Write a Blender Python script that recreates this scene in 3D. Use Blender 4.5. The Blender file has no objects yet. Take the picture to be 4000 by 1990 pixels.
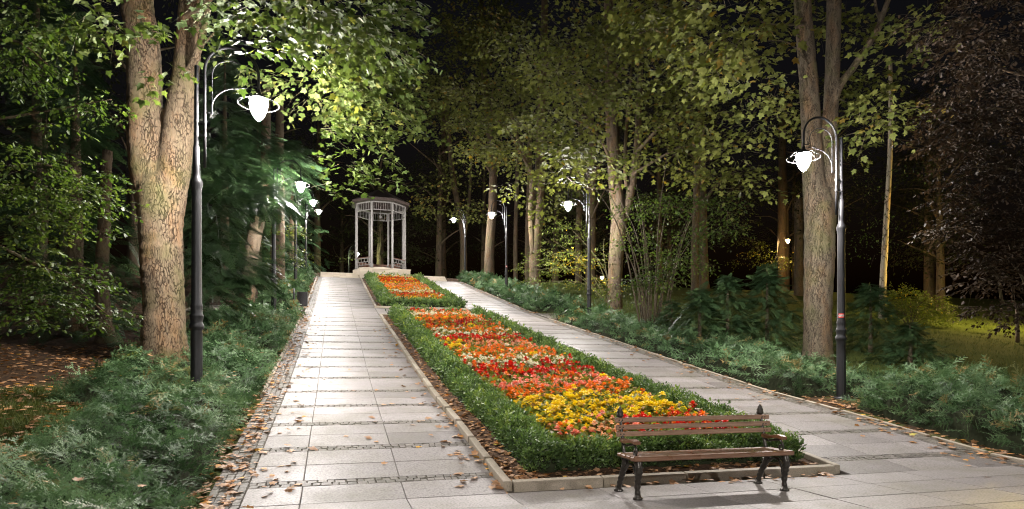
import bpy, math, random
import numpy as np
from math import radians, sin, cos, pi

# ------------------------------------------------------------------ camera, world, exposure
SC = bpy.context.scene
C = SC.collection
TH = radians(15.57)
FPX, HOR, CAMZ = 2480.0, 1440.0, 1.4
cam = bpy.data.cameras.new('camera')
cam.sensor_width = 36.0
cam.lens = 36.0 * FPX / 4000.0
cam.shift_y = (HOR - 995.0) / 4000.0
cam.clip_start, cam.clip_end = 0.05, 1000.0
camo = bpy.data.objects.new('camera', cam)
C.objects.link(camo)
camo.location = (0, 0, CAMZ)
camo.rotation_euler = (radians(90), 0, -TH)
SC.camera = camo

W = bpy.data.worlds.new('World')
SC.world = W
W.use_nodes = True
wn = W.node_tree.nodes
bg = wn['Background']
sky = wn.new('ShaderNodeTexSky')
sky.sky_type = 'NISHITA'
sky.sun_disc = False
sky.sun_elevation = radians(-3.0)
sky.sun_rotation = radians(200)
W.node_tree.links.new(sky.outputs[0], bg.inputs[0])
bg.inputs[1].default_value = 0.05

SC.view_settings.view_transform = 'Standard'
SC.view_settings.look = 'None'
SC.view_settings.exposure = 0.5
SC.view_settings.gamma = 1.0
SC.view_settings.use_curve_mapping = False
SC.cycles.max_bounces = 8
SC.cycles.sample_clamp_indirect = 4.0
SC.cycles.use_denoising = True
SC.cycles.filter_width = 1.1
SC.cycles.use_adaptive_sampling = False
LAMP = 2100.0          # radiance of a lantern globe
HAZE = 0.0

rng = np.random.default_rng(7)
random.seed(7)
FW = np.array([sin(TH), cos(TH)])
RT = np.array([cos(TH), -sin(TH)])

def P(u, v, d):
    """a place in the park seen at (u, v) of the 2576-wide photograph, d metres ahead"""
    s = 4000.0 / 2576.0
    xc = (u * s - 2000.0) / FPX
    q = d * (FW + xc * RT)
    return np.array([q[0], q[1], CAMZ + d * (HOR - v * s) / FPX])

def project(p):
    d = p[:, 0] * FW[0] + p[:, 1] * FW[1]
    l = p[:, 0] * RT[0] + p[:, 1] * RT[1]
    d = np.maximum(d, 0.01)
    s = 2576.0 / 4000.0
    return (2000 + FPX * l / d) * s, (HOR - FPX * (p[:, 2] - CAMZ) / d) * s, d

# ------------------------------------------------------------------ terrain profile
PY = np.array([-300, 7.0, 8, 9.8, 12.8, 17.2, 21.46, 28.4, 31.57, 36.8, 43.15, 50.0, 51.0, 52.2, 57.0, 64, 400])
PZ = np.array([0, 0, .148, .446, .872, 1.658, 2.449, 3.72, 4.335, 5.45, 6.8, 8.28, 8.45, 8.9, 9.1, 9.2, 9.2])
def zg(Y):
    return np.interp(Y, PY, PZ)
def zt(X, Y):
    X = np.asarray(X, float); Y = np.asarray(Y, float)
    z = zg(Y)
    out = np.clip((np.abs(X - 4.22) - 6.0) / 2.5, 0, 1)
    z = z + out * (0.07 * np.sin(X * 1.3 + 0.7 * Y) * np.cos(Y * 0.9 - 0.4 * X) + 0.12 * np.sin(X * 0.31) * np.sin(Y * 0.27 + 1))
    return z

# ------------------------------------------------------------------ node helpers
def new_mat(name):
    m = bpy.data.materials.new(name)
    m.use_nodes = True
    nt = m.node_tree
    return m, nt, nt.nodes, nt.links, nt.nodes['Principled BSDF']

def ramp(nd, stops):
    r = nd.new('ShaderNodeValToRGB')
    el = r.color_ramp.elements
    while len(el) < len(stops):
        el.new(0.5)
    for e, (p, c) in zip(el, stops):
        e.position = p
        e.color = (c[0], c[1], c[2], 1)
    return r

def leaf_mat(name, stops, trans=0.35, rough=0.45, spec=0.4, attr='rnd'):
    m, nt, nd, ln, b = new_mat(name)
    a = nd.new('ShaderNodeAttribute'); a.attribute_name = attr
    r = ramp(nd, stops)
    ln.new(a.outputs['Fac'], r.inputs[0])
    ln.new(r.outputs[0], b.inputs['Base Color'])
    b.inputs['Roughness'].default_value = rough
    b.inputs['Specular IOR Level'].default_value = spec
    if trans > 0:
        t = nd.new('ShaderNodeBsdfTranslucent')
        hs = nd.new('ShaderNodeHueSaturation')
        hs.inputs['Saturation'].default_value = 1.15
        hs.inputs['Value'].default_value = 1.25
        ln.new(r.outputs[0], hs.inputs['Color'])
        ln.new(hs.outputs[0], t.inputs[0])
        mx = nd.new('ShaderNodeMixShader')
        mx.inputs[0].default_value = trans
        ln.new(b.outputs[0], mx.inputs[1]); ln.new(t.outputs[0], mx.inputs[2])
        ln.new(mx.outputs[0], nd['Material Output'].inputs[0])
    return m

def bark_mat(name, dark, mid, light, moss=0.3, scale=7.0, bump=0.5, mosscol=(.09, .1, .025)):
    m, nt, nd, ln, b = new_mat(name)
    tc = nd.new('ShaderNodeTexCoord')
    mp = nd.new('ShaderNodeMapping'); mp.inputs['Scale'].default_value = (1, 1, 0.3)
    ln.new(tc.outputs['Object'], mp.inputs[0])
    n0 = nd.new('ShaderNodeTexNoise'); n0.inputs['Scale'].default_value = scale * .6; n0.inputs['Detail'].default_value = 6
    ln.new(mp.outputs[0], n0.inputs[0])
    vm = nd.new('ShaderNodeVectorMath'); vm.operation = 'MULTIPLY_ADD'
    vm.inputs[1].default_value = (.16, .16, .2)
    ln.new(n0.outputs['Color'], vm.inputs[0]); ln.new(mp.outputs[0], vm.inputs[2])
    v = nd.new('ShaderNodeTexVoronoi'); v.feature = 'DISTANCE_TO_EDGE'; v.inputs['Scale'].default_value = scale * 1.7
    ln.new(vm.outputs[0], v.inputs['Vector'])
    n1 = nd.new('ShaderNodeTexNoise'); n1.inputs['Scale'].default_value = scale * 4; n1.inputs['Detail'].default_value = 8; n1.inputs['Roughness'].default_value = .7
    ln.new(mp.outputs[0], n1.inputs[0])
    r1 = ramp(nd, [(.3, mid), (.5, [(p + q) / 2 for p, q in zip(mid, light)]), (.72, light)])
    ln.new(n1.outputs[0], r1.inputs[0])
    n4 = nd.new('ShaderNodeTexNoise'); n4.inputs['Scale'].default_value = scale * .5; n4.inputs['Detail'].default_value = 3
    ln.new(mp.outputs[0], n4.inputs[0])
    wd = nd.new('ShaderNodeMapRange'); wd.inputs[1].default_value = .36; wd.inputs[2].default_value = .72; wd.inputs[3].default_value = .015; wd.inputs[4].default_value = .2
    ln.new(n4.outputs[0], wd.inputs[0])
    ck = nd.new('ShaderNodeMath'); ck.operation = 'DIVIDE'; ck.use_clamp = True
    ln.new(v.outputs['Distance'], ck.inputs[0]); ln.new(wd.outputs[0], ck.inputs[1])
    crk = nd.new('ShaderNodeMix'); crk.data_type = 'RGBA'
    ln.new(ck.outputs[0], crk.inputs[0]); crk.inputs[6].default_value = (*dark, 1); ln.new(r1.outputs[0], crk.inputs[7])
    r1 = None
    ad = nd.new('ShaderNodeMath'); ad.operation = 'MULTIPLY_ADD'; ad.inputs[1].default_value = .5
    ln.new(n1.outputs[0], ad.inputs[0]); ln.new(ck.outputs[0], ad.inputs[2])
    n2 = nd.new('ShaderNodeTexNoise'); n2.inputs['Scale'].default_value = 1.4; n2.inputs['Detail'].default_value = 5
    ln.new(tc.outputs['Object'], n2.inputs[0])
    r2 = ramp(nd, [(.48, (0, 0, 0)), (.68, (moss, moss, moss))])
    ln.new(n2.outputs[0], r2.inputs[0])
    mx = nd.new('ShaderNodeMix'); mx.data_type = 'RGBA'
    n3 = nd.new('ShaderNodeTexNoise'); n3.inputs['Scale'].default_value = 2.6; n3.inputs['Detail'].default_value = 7; n3.inputs['Roughness'].default_value = .65
    ln.new(mp.outputs[0], n3.inputs[0])
    r3 = ramp(nd, [(.3, (.82, .9, .85)), (.5, (1, 1, 1)), (.7, (1.3, 1.02, .78))])
    ln.new(n3.outputs[0], r3.inputs[0])
    m3 = nd.new('ShaderNodeMix'); m3.data_type = 'RGBA'; m3.blend_type = 'MULTIPLY'; m3.inputs[0].default_value = 1
    ln.new(crk.outputs[2], m3.inputs[6]); ln.new(r3.outputs[0], m3.inputs[7])
    ln.new(r2.outputs[0], mx.inputs[0]); ln.new(m3.outputs[2], mx.inputs[6]); mx.inputs[7].default_value = (*mosscol, 1)
    ln.new(mx.outputs[2], b.inputs['Base Color'])
    b.inputs['Roughness'].default_value = .9
    b.inputs['Specular IOR Level'].default_value = .15
    bp = nd.new('ShaderNodeBump'); bp.inputs['Strength'].default_value = bump; bp.inputs['Distance'].default_value = .05
    ln.new(ad.outputs[0], bp.inputs['Height']); ln.new(bp.outputs[0], b.inputs['Normal'])
    return m

def flat_mat(name, col, rough=.5, metal=0.0, spec=.5, noise=.0, nscale=20, bump=0.0):
    m, nt, nd, ln, b = new_mat(name)
    b.inputs['Roughness'].default_value = rough
    b.inputs['Metallic'].default_value = metal
    b.inputs['Specular IOR Level'].default_value = spec
    tc = nd.new('ShaderNodeTexCoord')
    n = nd.new('ShaderNodeTexNoise'); n.inputs['Scale'].default_value = nscale; n.inputs['Detail'].default_value = 6
    ln.new(tc.outputs['Object'], n.inputs[0])
    r = ramp(nd, [(.25, [c * (1 - noise) for c in col]), (.75, [min(1, c * (1 + noise)) for c in col])])
    ln.new(n.outputs[0], r.inputs[0]); ln.new(r.outputs[0], b.inputs['Base Color'])
    if bump > 0:
        bp = nd.new('ShaderNodeBump'); bp.inputs['Strength'].default_value = bump; bp.inputs['Distance'].default_value = .01
        ln.new(n.outputs[0], bp.inputs['Height']); ln.new(bp.outputs[0], b.inputs['Normal'])
    return m

def stone_mat(name, a, c, speck=.35, rough=.6, scale=160, dirt=(.12, .1, .06), dirtamt=.5, bump=.25):
    m, nt, nd, ln, b = new_mat(name)
    tc = nd.new('ShaderNodeTexCoord')
    at = nd.new('ShaderNodeAttribute'); at.attribute_name = 'rnd'
    r0 = ramp(nd, [(0, a), (1, c)])
    ln.new(at.outputs['Fac'], r0.inputs[0])
    n = nd.new('ShaderNodeTexNoise'); n.inputs['Scale'].default_value = scale; n.inputs['Detail'].default_value = 3
    ln.new(tc.outputs['Object'], n.inputs[0])
    r1 = ramp(nd, [(.3, (1 - speck,) * 3), (.5, (1, 1, 1)), (.72, (1 + speck * .5,) * 3)])
    ln.new(n.outputs[0], r1.inputs[0])
    mu = nd.new('ShaderNodeMix'); mu.data_type = 'RGBA'; mu.blend_type = 'MULTIPLY'; mu.inputs[0].default_value = 1
    ln.new(r0.outputs[0], mu.inputs[6]); ln.new(r1.outputs[0], mu.inputs[7])
    n2 = nd.new('ShaderNodeTexNoise'); n2.inputs['Scale'].default_value = 1.1; n2.inputs['Detail'].default_value = 8; n2.inputs['Roughness'].default_value = .65
    ln.new(tc.outputs['Object'], n2.inputs[0])
    r2 = ramp(nd, [(.45, (0, 0, 0)), (.8, (dirtamt,) * 3)])
    ln.new(n2.outputs[0], r2.inputs[0])
    mx = nd.new('ShaderNodeMix'); mx.data_type = 'RGBA'
    ln.new(r2.outputs[0], mx.inputs[0]); ln.new(mu.outputs[2], mx.inputs[6]); mx.inputs[7].default_value = (*dirt, 1)
    ln.new(mx.outputs[2], b.inputs['Base Color'])
    rr = nd.new('ShaderNodeMapRange'); rr.inputs[3].default_value = rough - .18; rr.inputs[4].default_value = rough + .2
    ln.new(n2.outputs[0], rr.inputs[0]); ln.new(rr.outputs[0], b.inputs['Roughness'])
    b.inputs['Specular IOR Level'].default_value = .4
    bp = nd.new('ShaderNodeBump'); bp.inputs['Strength'].default_value = bump; bp.inputs['Distance'].default_value = .004
    ln.new(n.outputs[0], bp.inputs['Height']); ln.new(bp.outputs[0], b.inputs['Normal'])
    return m

def emit_mat(name, col, s):
    m, nt, nd, ln, b = new_mat(name)
    e = nd.new('ShaderNodeEmission'); e.inputs[0].default_value = (*col, 1); e.inputs[1].default_value = s
    ln.new(e.outputs[0], nd['Material Output'].inputs[0])
    return m

# ------------------------------------------------------------------ mesh builder
class MB:
    def __init__(s):
        s.v, s.r, s.f, s.n = [], [], [], 0        # verts, rnd, (faces, material), count
    def add(s, v, f, mat=0, rnd=None):
        v = np.asarray(v, np.float32).reshape(-1, 3); f = np.asarray(f, np.int32)
        if len(v) == 0: return
        if rnd is None: rnd = np.full(len(v), .5, np.float32)
        elif np.isscalar(rnd): rnd = np.full(len(v), rnd, np.float32)
        s.v.append(v); s.r.append(np.asarray(rnd, np.float32)); s.f.append((f + s.n, mat)); s.n += len(v)
    def box(s, c, size, mat=0, rnd=None, rot=0.0, tilt=None):
        h = np.array(size) / 2.0
        v = np.array([[x, y, z] for x in (-1, 1) for y in (-1, 1) for z in (-1, 1)]) * h
        if tilt is not None: v = v @ np.array(tilt).T
        if rot:
            ca, sa = cos(rot), sin(rot)
            v = np.stack([v[:, 0] * ca - v[:, 1] * sa, v[:, 0] * sa + v[:, 1] * ca, v[:, 2]], 1)
        s.add(v + np.array(c), [[0, 1, 3, 2], [4, 6, 7, 5], [0, 4, 5, 1], [2, 3, 7, 6], [0, 2, 6, 4], [1, 5, 7, 3]], mat, rnd)
    def bbox(s, c, size, bev=.006, mat=0, rnd=None, rot=0.0, M=None):
        """box with chamfered edges"""
        h = np.array(size) / 2.0
        bev = min(bev, h.min() * .45)
        vs = []
        for sx in (-1, 1):
            for sy in (-1, 1):
                for sz in (-1, 1):
                    sg = np.array([sx, sy, sz])
                    for ax in range(3):
                        q = h - bev; q[ax] = h[ax]
                        vs.append(q * sg)
        v = np.array(vs)
        idx = lambda sx, sy, sz, ax: ((sx > 0) * 4 + (sy > 0) * 2 + (sz > 0)) * 3 + ax
        quads, tris = [], []
        for ax in range(3):
            o = [a for a in range(3) if a != ax]
            for sg in (-1, 1):
                q = []
                for a, b2 in ((-1, -1), (1, -1), (1, 1), (-1, 1)):
                    t = [0, 0, 0]; t[ax] = sg; t[o[0]] = a; t[o[1]] = b2
                    q.append(idx(*t, ax))
                flip = (sg < 0) ^ (ax == 1)
                quads.append(q[::-1] if flip else q)
        for ax in range(3):
            o = [a for a in range(3) if a != ax]
            for a in (-1, 1):
                for b2 in (-1, 1):
                    t0 = [0, 0, 0]; t1 = [0, 0, 0]
                    t0[o[0]] = t1[o[0]] = a; t0[o[1]] = t1[o[1]] = b2; t0[ax] = -1; t1[ax] = 1
                    q = [idx(*t0, o[0]), idx(*t1, o[0]), idx(*t1, o[1]), idx(*t0, o[1])]
                    pts = v[q]; nn = np.cross(pts[1] - pts[0], pts[2] - pts[0])
                    quads.append(q if nn @ pts.mean(0) > 0 else q[::-1])
        for sx in (-1, 1):
            for sy in (-1, 1):
                for sz in (-1, 1):
                    q = [idx(sx, sy, sz, a) for a in range(3)]
                    tris.append(q if sx * sy * sz > 0 else q[::-1])
        if M is not None: v = v @ np.array(M).T
        if rot:
            ca, sa = cos(rot), sin(rot)
            v = np.stack([v[:, 0] * ca - v[:, 1] * sa, v[:, 0] * sa + v[:, 1] * ca, v[:, 2]], 1)
        v = v + np.array(c)
        n0 = s.n
        s.add(v, quads, mat, rnd)
        s.f.append((np.array(tris, np.int32) + n0, mat))
    def tube(s, pts, rad, seg=8, mat=0, rnd=None, cap=True, wob=0.0, closed=False):
        pts = np.asarray(pts, float); n = len(pts)
        rad = np.full(n, rad) if np.isscalar(rad) else np.asarray(rad, float)
        t = np.gradient(pts, axis=0)
        if closed: t = np.roll(pts, -1, 0) - np.roll(pts, 1, 0)
        t /= np.linalg.norm(t, axis=1)[:, None] + 1e-9
        ref = np.array([0, 0, 1.0]) if abs(t[0][2]) < .8 else np.array([1.0, 0, 0])
        a = np.cross(t[0], ref); a /= np.linalg.norm(a)
        A = []
        for i in range(n):
            a = a - t[i] * (a @ t[i]); a /= np.linalg.norm(a) + 1e-9
            A.append(a)
        A = np.array(A); B = np.cross(t, A)
        an = np.arange(seg) * 2 * pi / seg
        R = rad[:, None] * (np.ones((n, seg)) if wob == 0 else 1 + wob * rng.normal(size=(n, seg)))
        v = pts[:, None, :] + R[:, :, None] * (np.cos(an)[None, :, None] * A[:, None, :] + np.sin(an)[None, :, None] * B[:, None, :])
        v = v.reshape(-1, 3)
        i = np.arange(n if closed else n - 1)[:, None] * seg; j = np.arange(seg)[None, :]
        k = (j + 1) % seg
        up = (i + seg) % (n * seg)
        f = np.stack([i + j, i + k, up + k, up + j], -1).reshape(-1, 4)
        n0 = s.n
        s.add(v, f, mat, rnd)
        if cap and not closed:
            s.f.append((np.array([list(range(seg))[::-1]], np.int32) + n0, mat))
            s.f.append((np.array([list(range((n - 1) * seg, n * seg))], np.int32) + n0, mat))
    def lathe(s, prof, c=(0, 0, 0), seg=20, mat=0, rnd=None, flute=0.0):
        prof = np.asarray(prof, float)
        an = np.arange(seg) * 2 * pi / seg
        fl = 1 + flute * (np.arange(seg) % 2 * 2 - 1)
        v = np.stack([prof[:, 0][:, None] * np.cos(an) * fl, prof[:, 0][:, None] * np.sin(an) * fl, np.repeat(prof[:, 1][:, None], seg, 1)], -1).reshape(-1, 3) + np.array(c)
        n = len(prof)
        i = np.arange(n - 1)[:, None] * seg; j = np.arange(seg)[None, :]; k = (j + 1) % seg
        s.add(v, np.stack([i + j, i + k, i + seg + k, i + seg + j], -1).reshape(-1, 4), mat, rnd)
    def inst(s, tv, tf, M, loc, mat=0, rnd=None):
        """copies of a template: M (n,3,3) columns are the axes, loc (n,3)"""
        n, m = len(loc), len(tv)
        if n == 0: return
        v = np.einsum('nij,mj->nmi', M, tv) + loc[:, None, :]
        f = (np.asarray(tf)[None] + (np.arange(n) * m)[:, None, None]).reshape(-1, np.asarray(tf).shape[1])
        if rnd is None: rnd = rng.random(n)
        s.add(v.reshape(-1, 3), f, mat, np.repeat(rnd, m))
    def build(s, name, mats, parent=None, smooth=False):
        me = bpy.data.meshes.new(name)
        v = np.concatenate(s.v); r = np.concatenate(s.r)
        li = np.concatenate([f.ravel() for f, _ in s.f])
        tot = np.concatenate([np.full(len(f), f.shape[1], np.int32) for f, _ in s.f])
        mi = np.concatenate([np.full(len(f), m, np.int32) for f, m in s.f])
        me.vertices.add(len(v)); me.vertices.foreach_set('co', v.ravel())
        me.loops.add(len(li)); me.loops.foreach_set('vertex_index', li.astype(np.int32))
        me.polygons.add(len(tot))
        me.polygons.foreach_set('loop_start', np.concatenate([[0], np.cumsum(tot)[:-1]]).astype(np.int32))
        me.polygons.foreach_set('material_index', mi)
        me.polygons.foreach_set('use_smooth', np.full(len(tot), smooth))
        a = me.attributes.new('rnd', 'FLOAT', 'POINT'); a.data.foreach_set('value', r)
        me.update(calc_edges=True); me.validate()
        for m in (mats if isinstance(mats, (list, tuple)) else [mats]): me.materials.append(m)
        o = bpy.data.objects.new(name, me)
        C.objects.link(o)
        if parent is not None: o.parent = parent
        return o

def tag(o, label=None, cat=None, group=None, kind=None):
    if label: o['label'] = label
    if cat: o['category'] = cat
    if group: o['group'] = group
    if kind: o['kind'] = kind
    return o
def thing(name, loc, label, cat, group=None, rz=0.0):
    o = bpy.data.objects.new(name, None)
    o.empty_display_size = .3
    C.objects.link(o)
    o.location = loc; o.rotation_euler = (0, 0, rz)
    return tag(o, label, cat, group)
def copy_tree(o, parent=None):
    c = o.copy(); C.objects.link(c)
    if parent is not None: c.parent = parent
    for ch in o.children: copy_tree(ch, c)
    return c

def norm(a):
    return a / (np.linalg.norm(a, axis=-1, keepdims=True) + 1e-9)
def frames(tip, up):
    """axes matrices: x side, y = tip direction, z ~ up"""
    y = norm(tip); x = norm(np.cross(y, up)); z = np.cross(x, y)
    return np.stack([x, y, z], -1)
def smooth_path(pts, n):
    pts = np.asarray(pts, float); k = len(pts)
    P0 = np.vstack([2 * pts[0] - pts[1], pts, 2 * pts[-1] - pts[-2]])
    t = np.linspace(0, k - 1 - 1e-6, n); i = t.astype(int); u = (t - i)[:, None]
    a, b, c, d = P0[i], P0[i + 1], P0[i + 2], P0[i + 3]
    return .5 * (2 * b + (c - a) * u + (2 * a - 5 * b + 4 * c - d) * u ** 2 + (3 * b - a - 3 * c + d) * u ** 3)

# ------------------------------------------------------------------ templates
def fan(outline, center, fold=.12):
    o = np.array(outline, float)
    v = np.vstack([[center[0], center[1], 0], np.c_[o, -fold * np.abs(o[:, 0]) - .10 * (o[:, 1] - .3) ** 2]])
    n = len(o)
    return v, np.array([[0, i + 1, (i + 1) % n + 1] for i in range(n)])
_h = [(.17, -.06), (.40, .02), (.33, .20), (.56, .48), (.34, .50), (.22, .56), (.17, .74)]
MAPLE = fan([(0, 0)] + _h + [(0, 1)] + [(-x, y) for x, y in _h[::-1]], (0, .34))
_h = [(.38, .02), (.27, .24), (.52, .52), (.19, .60)]
MAPLE2 = fan([(0, 0)] + _h + [(0, 1)] + [(-x, y) for x, y in _h[::-1]], (0, .35))
OVAL = (np.array([[0, 0, 0], [.26, .3, -.06], [.24, .65, -.07], [0, 1, -.08], [-.24, .65, -.07], [-.26, .3, -.06]], float), np.array([[0, 1, 2, 3], [0, 3, 4, 5]]))
DIAM = (np.array([[0, 0, 0], [.27, .45, -.06], [0, 1, -.03], [-.27, .45, -.06]], float), np.array([[0, 1, 2], [0, 2, 3]]))
ROUND = (np.array([[0, 0, 0], [.34, .1, .05], [.5, .5, .02], [.3, .9, -.05], [0, 1.05, -.12], [-.3, .9, -.05], [-.5, .5, .02], [-.34, .1, .05]], float), np.array([[0, 1, 2, 3], [0, 3, 4, 5], [0, 5, 6, 7]]))

def yew_branchlet(pairs, needles, side=.42, wid=.016, nl=.075):
    """a flat yew spray, unit long, with side shoots carrying single needles"""
    V, F = [], []
    shoots = [(np.array([0, 0.]), np.array([0, 1.]), 1.0)]
    for i in range(pairs):
        y = .18 + .68 * i / max(1, pairs - 1)
        L = side * (1.05 - .75 * y)
        for s in (-1, 1):
            shoots.append((np.array([0, y + (.03 if s > 0 else 0)]), np.array([s * .72, .69]), L + .06))
    for o, d, L in shoots:
        pr = np.array([-d[1], d[0]])
        k = max(3, int(needles * L / .5))
        nb = len(V)
        for q in (o - pr * .006, o + pr * .006, o + d * L): V.append((q[0], q[1], -.10 * (q @ q)))
        F.append((nb, nb + 1, nb + 2))
        for j in range(k):
            t = (j + .5) / k
            b = o + d * L * t
            for s in (-1, 1):
                nd = d * .62 + pr * s * .78
                ln = nl * (1.1 - .45 * t)
                e = b + nd * ln
                w = d * wid
                nb = len(V)
                for q, lift in ((b - w * .6, 0), (b + w, 0), (e, .012)):
                    V.append((q[0], q[1], lift - .10 * (q @ q)))
                F.append((nb, nb + 1, nb + 2))
    return np.array(V), np.array(F)
YEW_NEAR = yew_branchlet(3, 7, side=.5, wid=.03, nl=.1)
YEW_MID = yew_branchlet(3, 5, side=.5, wid=.045, nl=.11)
YEW_FAR = yew_branchlet(3, 3, wid=.06, nl=.14)
def box_shoot():
    V, F = [], []
    for j in range(9):
        a = j * 2.4; y = .1 + .85 * j / 9
        d = np.array([cos(a), .75 + .4 * j / 9, sin(a)]); d /= np.linalg.norm(d)
        p = np.array([0, y, 0]); s = np.cross(d, [0, 1, 0]); s /= np.linalg.norm(s) + 1e-9
        L = .42 - .12 * j / 9
        nb = len(V)
        V += [p - s * .05, p + d * L * .6 + s * .07, p + d * L, p + d * L * .6 - s * .07]
        F.append((nb, nb + 1, nb + 2, nb + 3))
    return np.array(V), np.array(F)
BOXS = box_shoot()
def fir_frond():
    V, F = [], []
    for i in range(9):
        y = .06 + .88 * i / 8
        L = .36 * (1.08 - y) + .05
        for s in (-1, 1):
            d = np.array([s * .72, .66, -.12]); p = np.array([0, y, -.16 * y * y])
            pr = np.array([-d[1], d[0], 0])
            for q in range(4):
                b = p + d * L * (q + .3) / 4
                for s2 in (-1, 1):
                    e = b + (d * .7 + pr * s2 * .7) * .085
                    nb = len(V); V += [b - d * .022, b + d * .022, e]; F.append((nb, nb + 1, nb + 2))
            nb = len(V); V += [p, p + np.array([0, .02, 0]), p + d * L]; F.append((nb, nb + 1, nb + 2))
    return np.array(V), np.array(F)
FIR = fir_frond()

# ------------------------------------------------------------------ materials
M = {}
M['maple'] = leaf_mat('maple leaf', [(0, (.034, .054, .014)), (.5, (.06, .083, .022)), (.995, (.085, .108, .03)), (1, (.12, .125, .03))], .3, .62, .1)
M['maple_far'] = leaf_mat('far maple leaf', [(0, (.062, .075, .02)), (.5, (.122, .136, .036)), (.96, (.155, .165, .047)), (1, (.18, .13, .03))], .35, .62, .1)
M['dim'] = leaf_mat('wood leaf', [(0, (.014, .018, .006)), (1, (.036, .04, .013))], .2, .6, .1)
M['beech'] = leaf_mat('hornbeam leaf', [(0, (.03, .05, .012)), (.6, (.06, .095, .02)), (1, (.11, .14, .035))], .35, .5, .25)
M['copper'] = leaf_mat('copper beech leaf', [(0, (.008, .005, .003)), (.6, (.018, .0115, .007)), (1, (.042, .028, .016))], .2, .6, .08)
M['yew'] = leaf_mat('yew needle', [(0, (.022, .048, .018)), (.45, (.085, .155, .066)), (.9, (.16, .245, .118)), (1, (.22, .16, .06))], .2, .48, .26)
M['boxyew'] = leaf_mat('clipped yew needle', [(0, (.032, .058, .02)), (.45, (.09, .155, .042)), (.85, (.15, .23, .06)), (1, (.22, .3, .06))], .25, .45, .4)
M['fir'] = leaf_mat('fir needle', [(0, (.014, .032, .014)), (.5, (.035, .07, .028)), (1, (.075, .125, .045))], .12, .5, .2)
M['shrubleaf'] = leaf_mat('light shrub leaf', [(0, (.08, .11, .02)), (.6, (.12, .15, .03)), (.93, (.16, .18, .04)), (1, (.42, .3, .02))], .4, .5)
M['twig'] = flat_mat('twig', (.06, .045, .025), .9, noise=.3)
M['greentwig'] = flat_mat('green twig', (.11, .1, .045), .8, noise=.3)
M['bark1'] = bark_mat('maple bark', (.055, .038, .025), (.115, .082, .053), (.19, .143, .095), .5, 13.0, .9)
M['bark2'] = bark_mat('grey maple bark', (.03, .022, .016), (.09, .07, .05), (.15, .12, .085), .4, 17.0, .8)
M['bark3'] = bark_mat('far bark', (.035, .024, .016), (.095, .07, .048), (.14, .108, .077), .3, 15.0, .6)
M['birch'] = bark_mat('birch bark', (.05, .04, .03), (.4, .33, .24), (.55, .47, .36), .05, 3.0, .3)
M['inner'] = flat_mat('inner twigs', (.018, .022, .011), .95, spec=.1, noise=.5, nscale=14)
M['slab'] = stone_mat('granite slab', (.135, .12, .116), (.252, .229, .224), .5, .55, 42, (.11, .1, .05), .6, .4)
M['cobble'] = stone_mat('granite sett', (.08, .07, .06), (.165, .146, .128), .35, .6, 60, (.07, .07, .03), .6, .6)
M['kerb'] = stone_mat('kerb stone', (.26, .22, .17), (.36, .31, .25), .3, .7, 90, (.12, .11, .05), .7, .4)
M['sandstone'] = stone_mat('pale step stone', (.48, .42, .34), (.6, .53, .44), .2, .7, 60, (.3, .24, .17), .4, .3)
M['joint'] = flat_mat('joint sand', (.09, .076, .058), .95, noise=.4, nscale=30)
M['black'] = flat_mat('black lacquered iron', (.012, .012, .014), .45, 0, .35, noise=.2, nscale=9)
M['matt'] = flat_mat('matt black metal', (.012, .012, .013), .75, 0, .15, noise=.2)
M['iron'] = flat_mat('cast iron', (.045, .04, .034), .36, .55, .6, noise=.4, nscale=40, bump=.3)
M['white'] = flat_mat('white painted wood', (.15, .143, .136), .5, noise=.06)
M['roof'] = flat_mat('brown roof', (.034, .022, .018), .7, noise=.3)
M['dbrown'] = flat_mat('dark seat wood', (.1, .045, .028), .5, noise=.25)
M['bin'] = flat_mat('grey bin steel', (.06, .06, .065), .4, .5, .5, noise=.2)
M['globe'] = emit_mat('lit lantern globe', (1.0, .942, .885), LAMP)
M['globe_o'] = emit_mat('lit orange lantern globe', (1.0, .6, .22), LAMP * .6)
M['globe_l'] = emit_mat('lit yellow lantern globe', (1.0, .72, .2), LAMP * 1.7)
M['globe_g'] = emit_mat('lit greenish lantern globe', (.85, 1.0, .5), LAMP * .35)

def wood_mat(name, a, c, rough):
    m, nt, nd, ln, b = new_mat(name)
    tc = nd.new('ShaderNodeTexCoord')
    mp = nd.new('ShaderNodeMapping'); mp.inputs['Scale'].default_value = (1.2, 22, 22)
    ln.new(tc.outputs['Object'], mp.inputs[0])
    n = nd.new('ShaderNodeTexNoise'); n.inputs['Scale'].default_value = 3; n.inputs['Detail'].default_value = 8; n.inputs['Roughness'].default_value = .65
    ln.new(mp.outputs[0], n.inputs[0])
    r = ramp(nd, [(.3, a), (.7, c)])
    ln.new(n.outputs[0], r.inputs[0]); ln.new(r.outputs[0], b.inputs['Base Color'])
    n2 = nd.new('ShaderNodeTexNoise'); n2.inputs['Scale'].default_value = 5
    ln.new(tc.outputs['Object'], n2.inputs[0])
    mr = nd.new('ShaderNodeMapRange'); mr.inputs[3].default_value = rough - .25; mr.inputs[4].default_value = rough + .25
    ln.new(n2.outputs[0], mr.inputs[0]); ln.new(mr.outputs[0], b.inputs['Roughness'])
    bp = nd.new('ShaderNodeBump'); bp.inputs['Strength'].default_value = .35; bp.inputs['Distance'].default_value = .004
    ln.new(n.outputs[0], bp.inputs['Height']); ln.new(bp.outputs[0], b.inputs['Normal'])
    return m
M['slat'] = wood_mat('weathered slat wood', (.14, .078, .046), (.33, .2, .13), .5)
M['seatwood'] = wood_mat('wet seat wood', (.095, .046, .027), (.23, .125, .075), .32)
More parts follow.
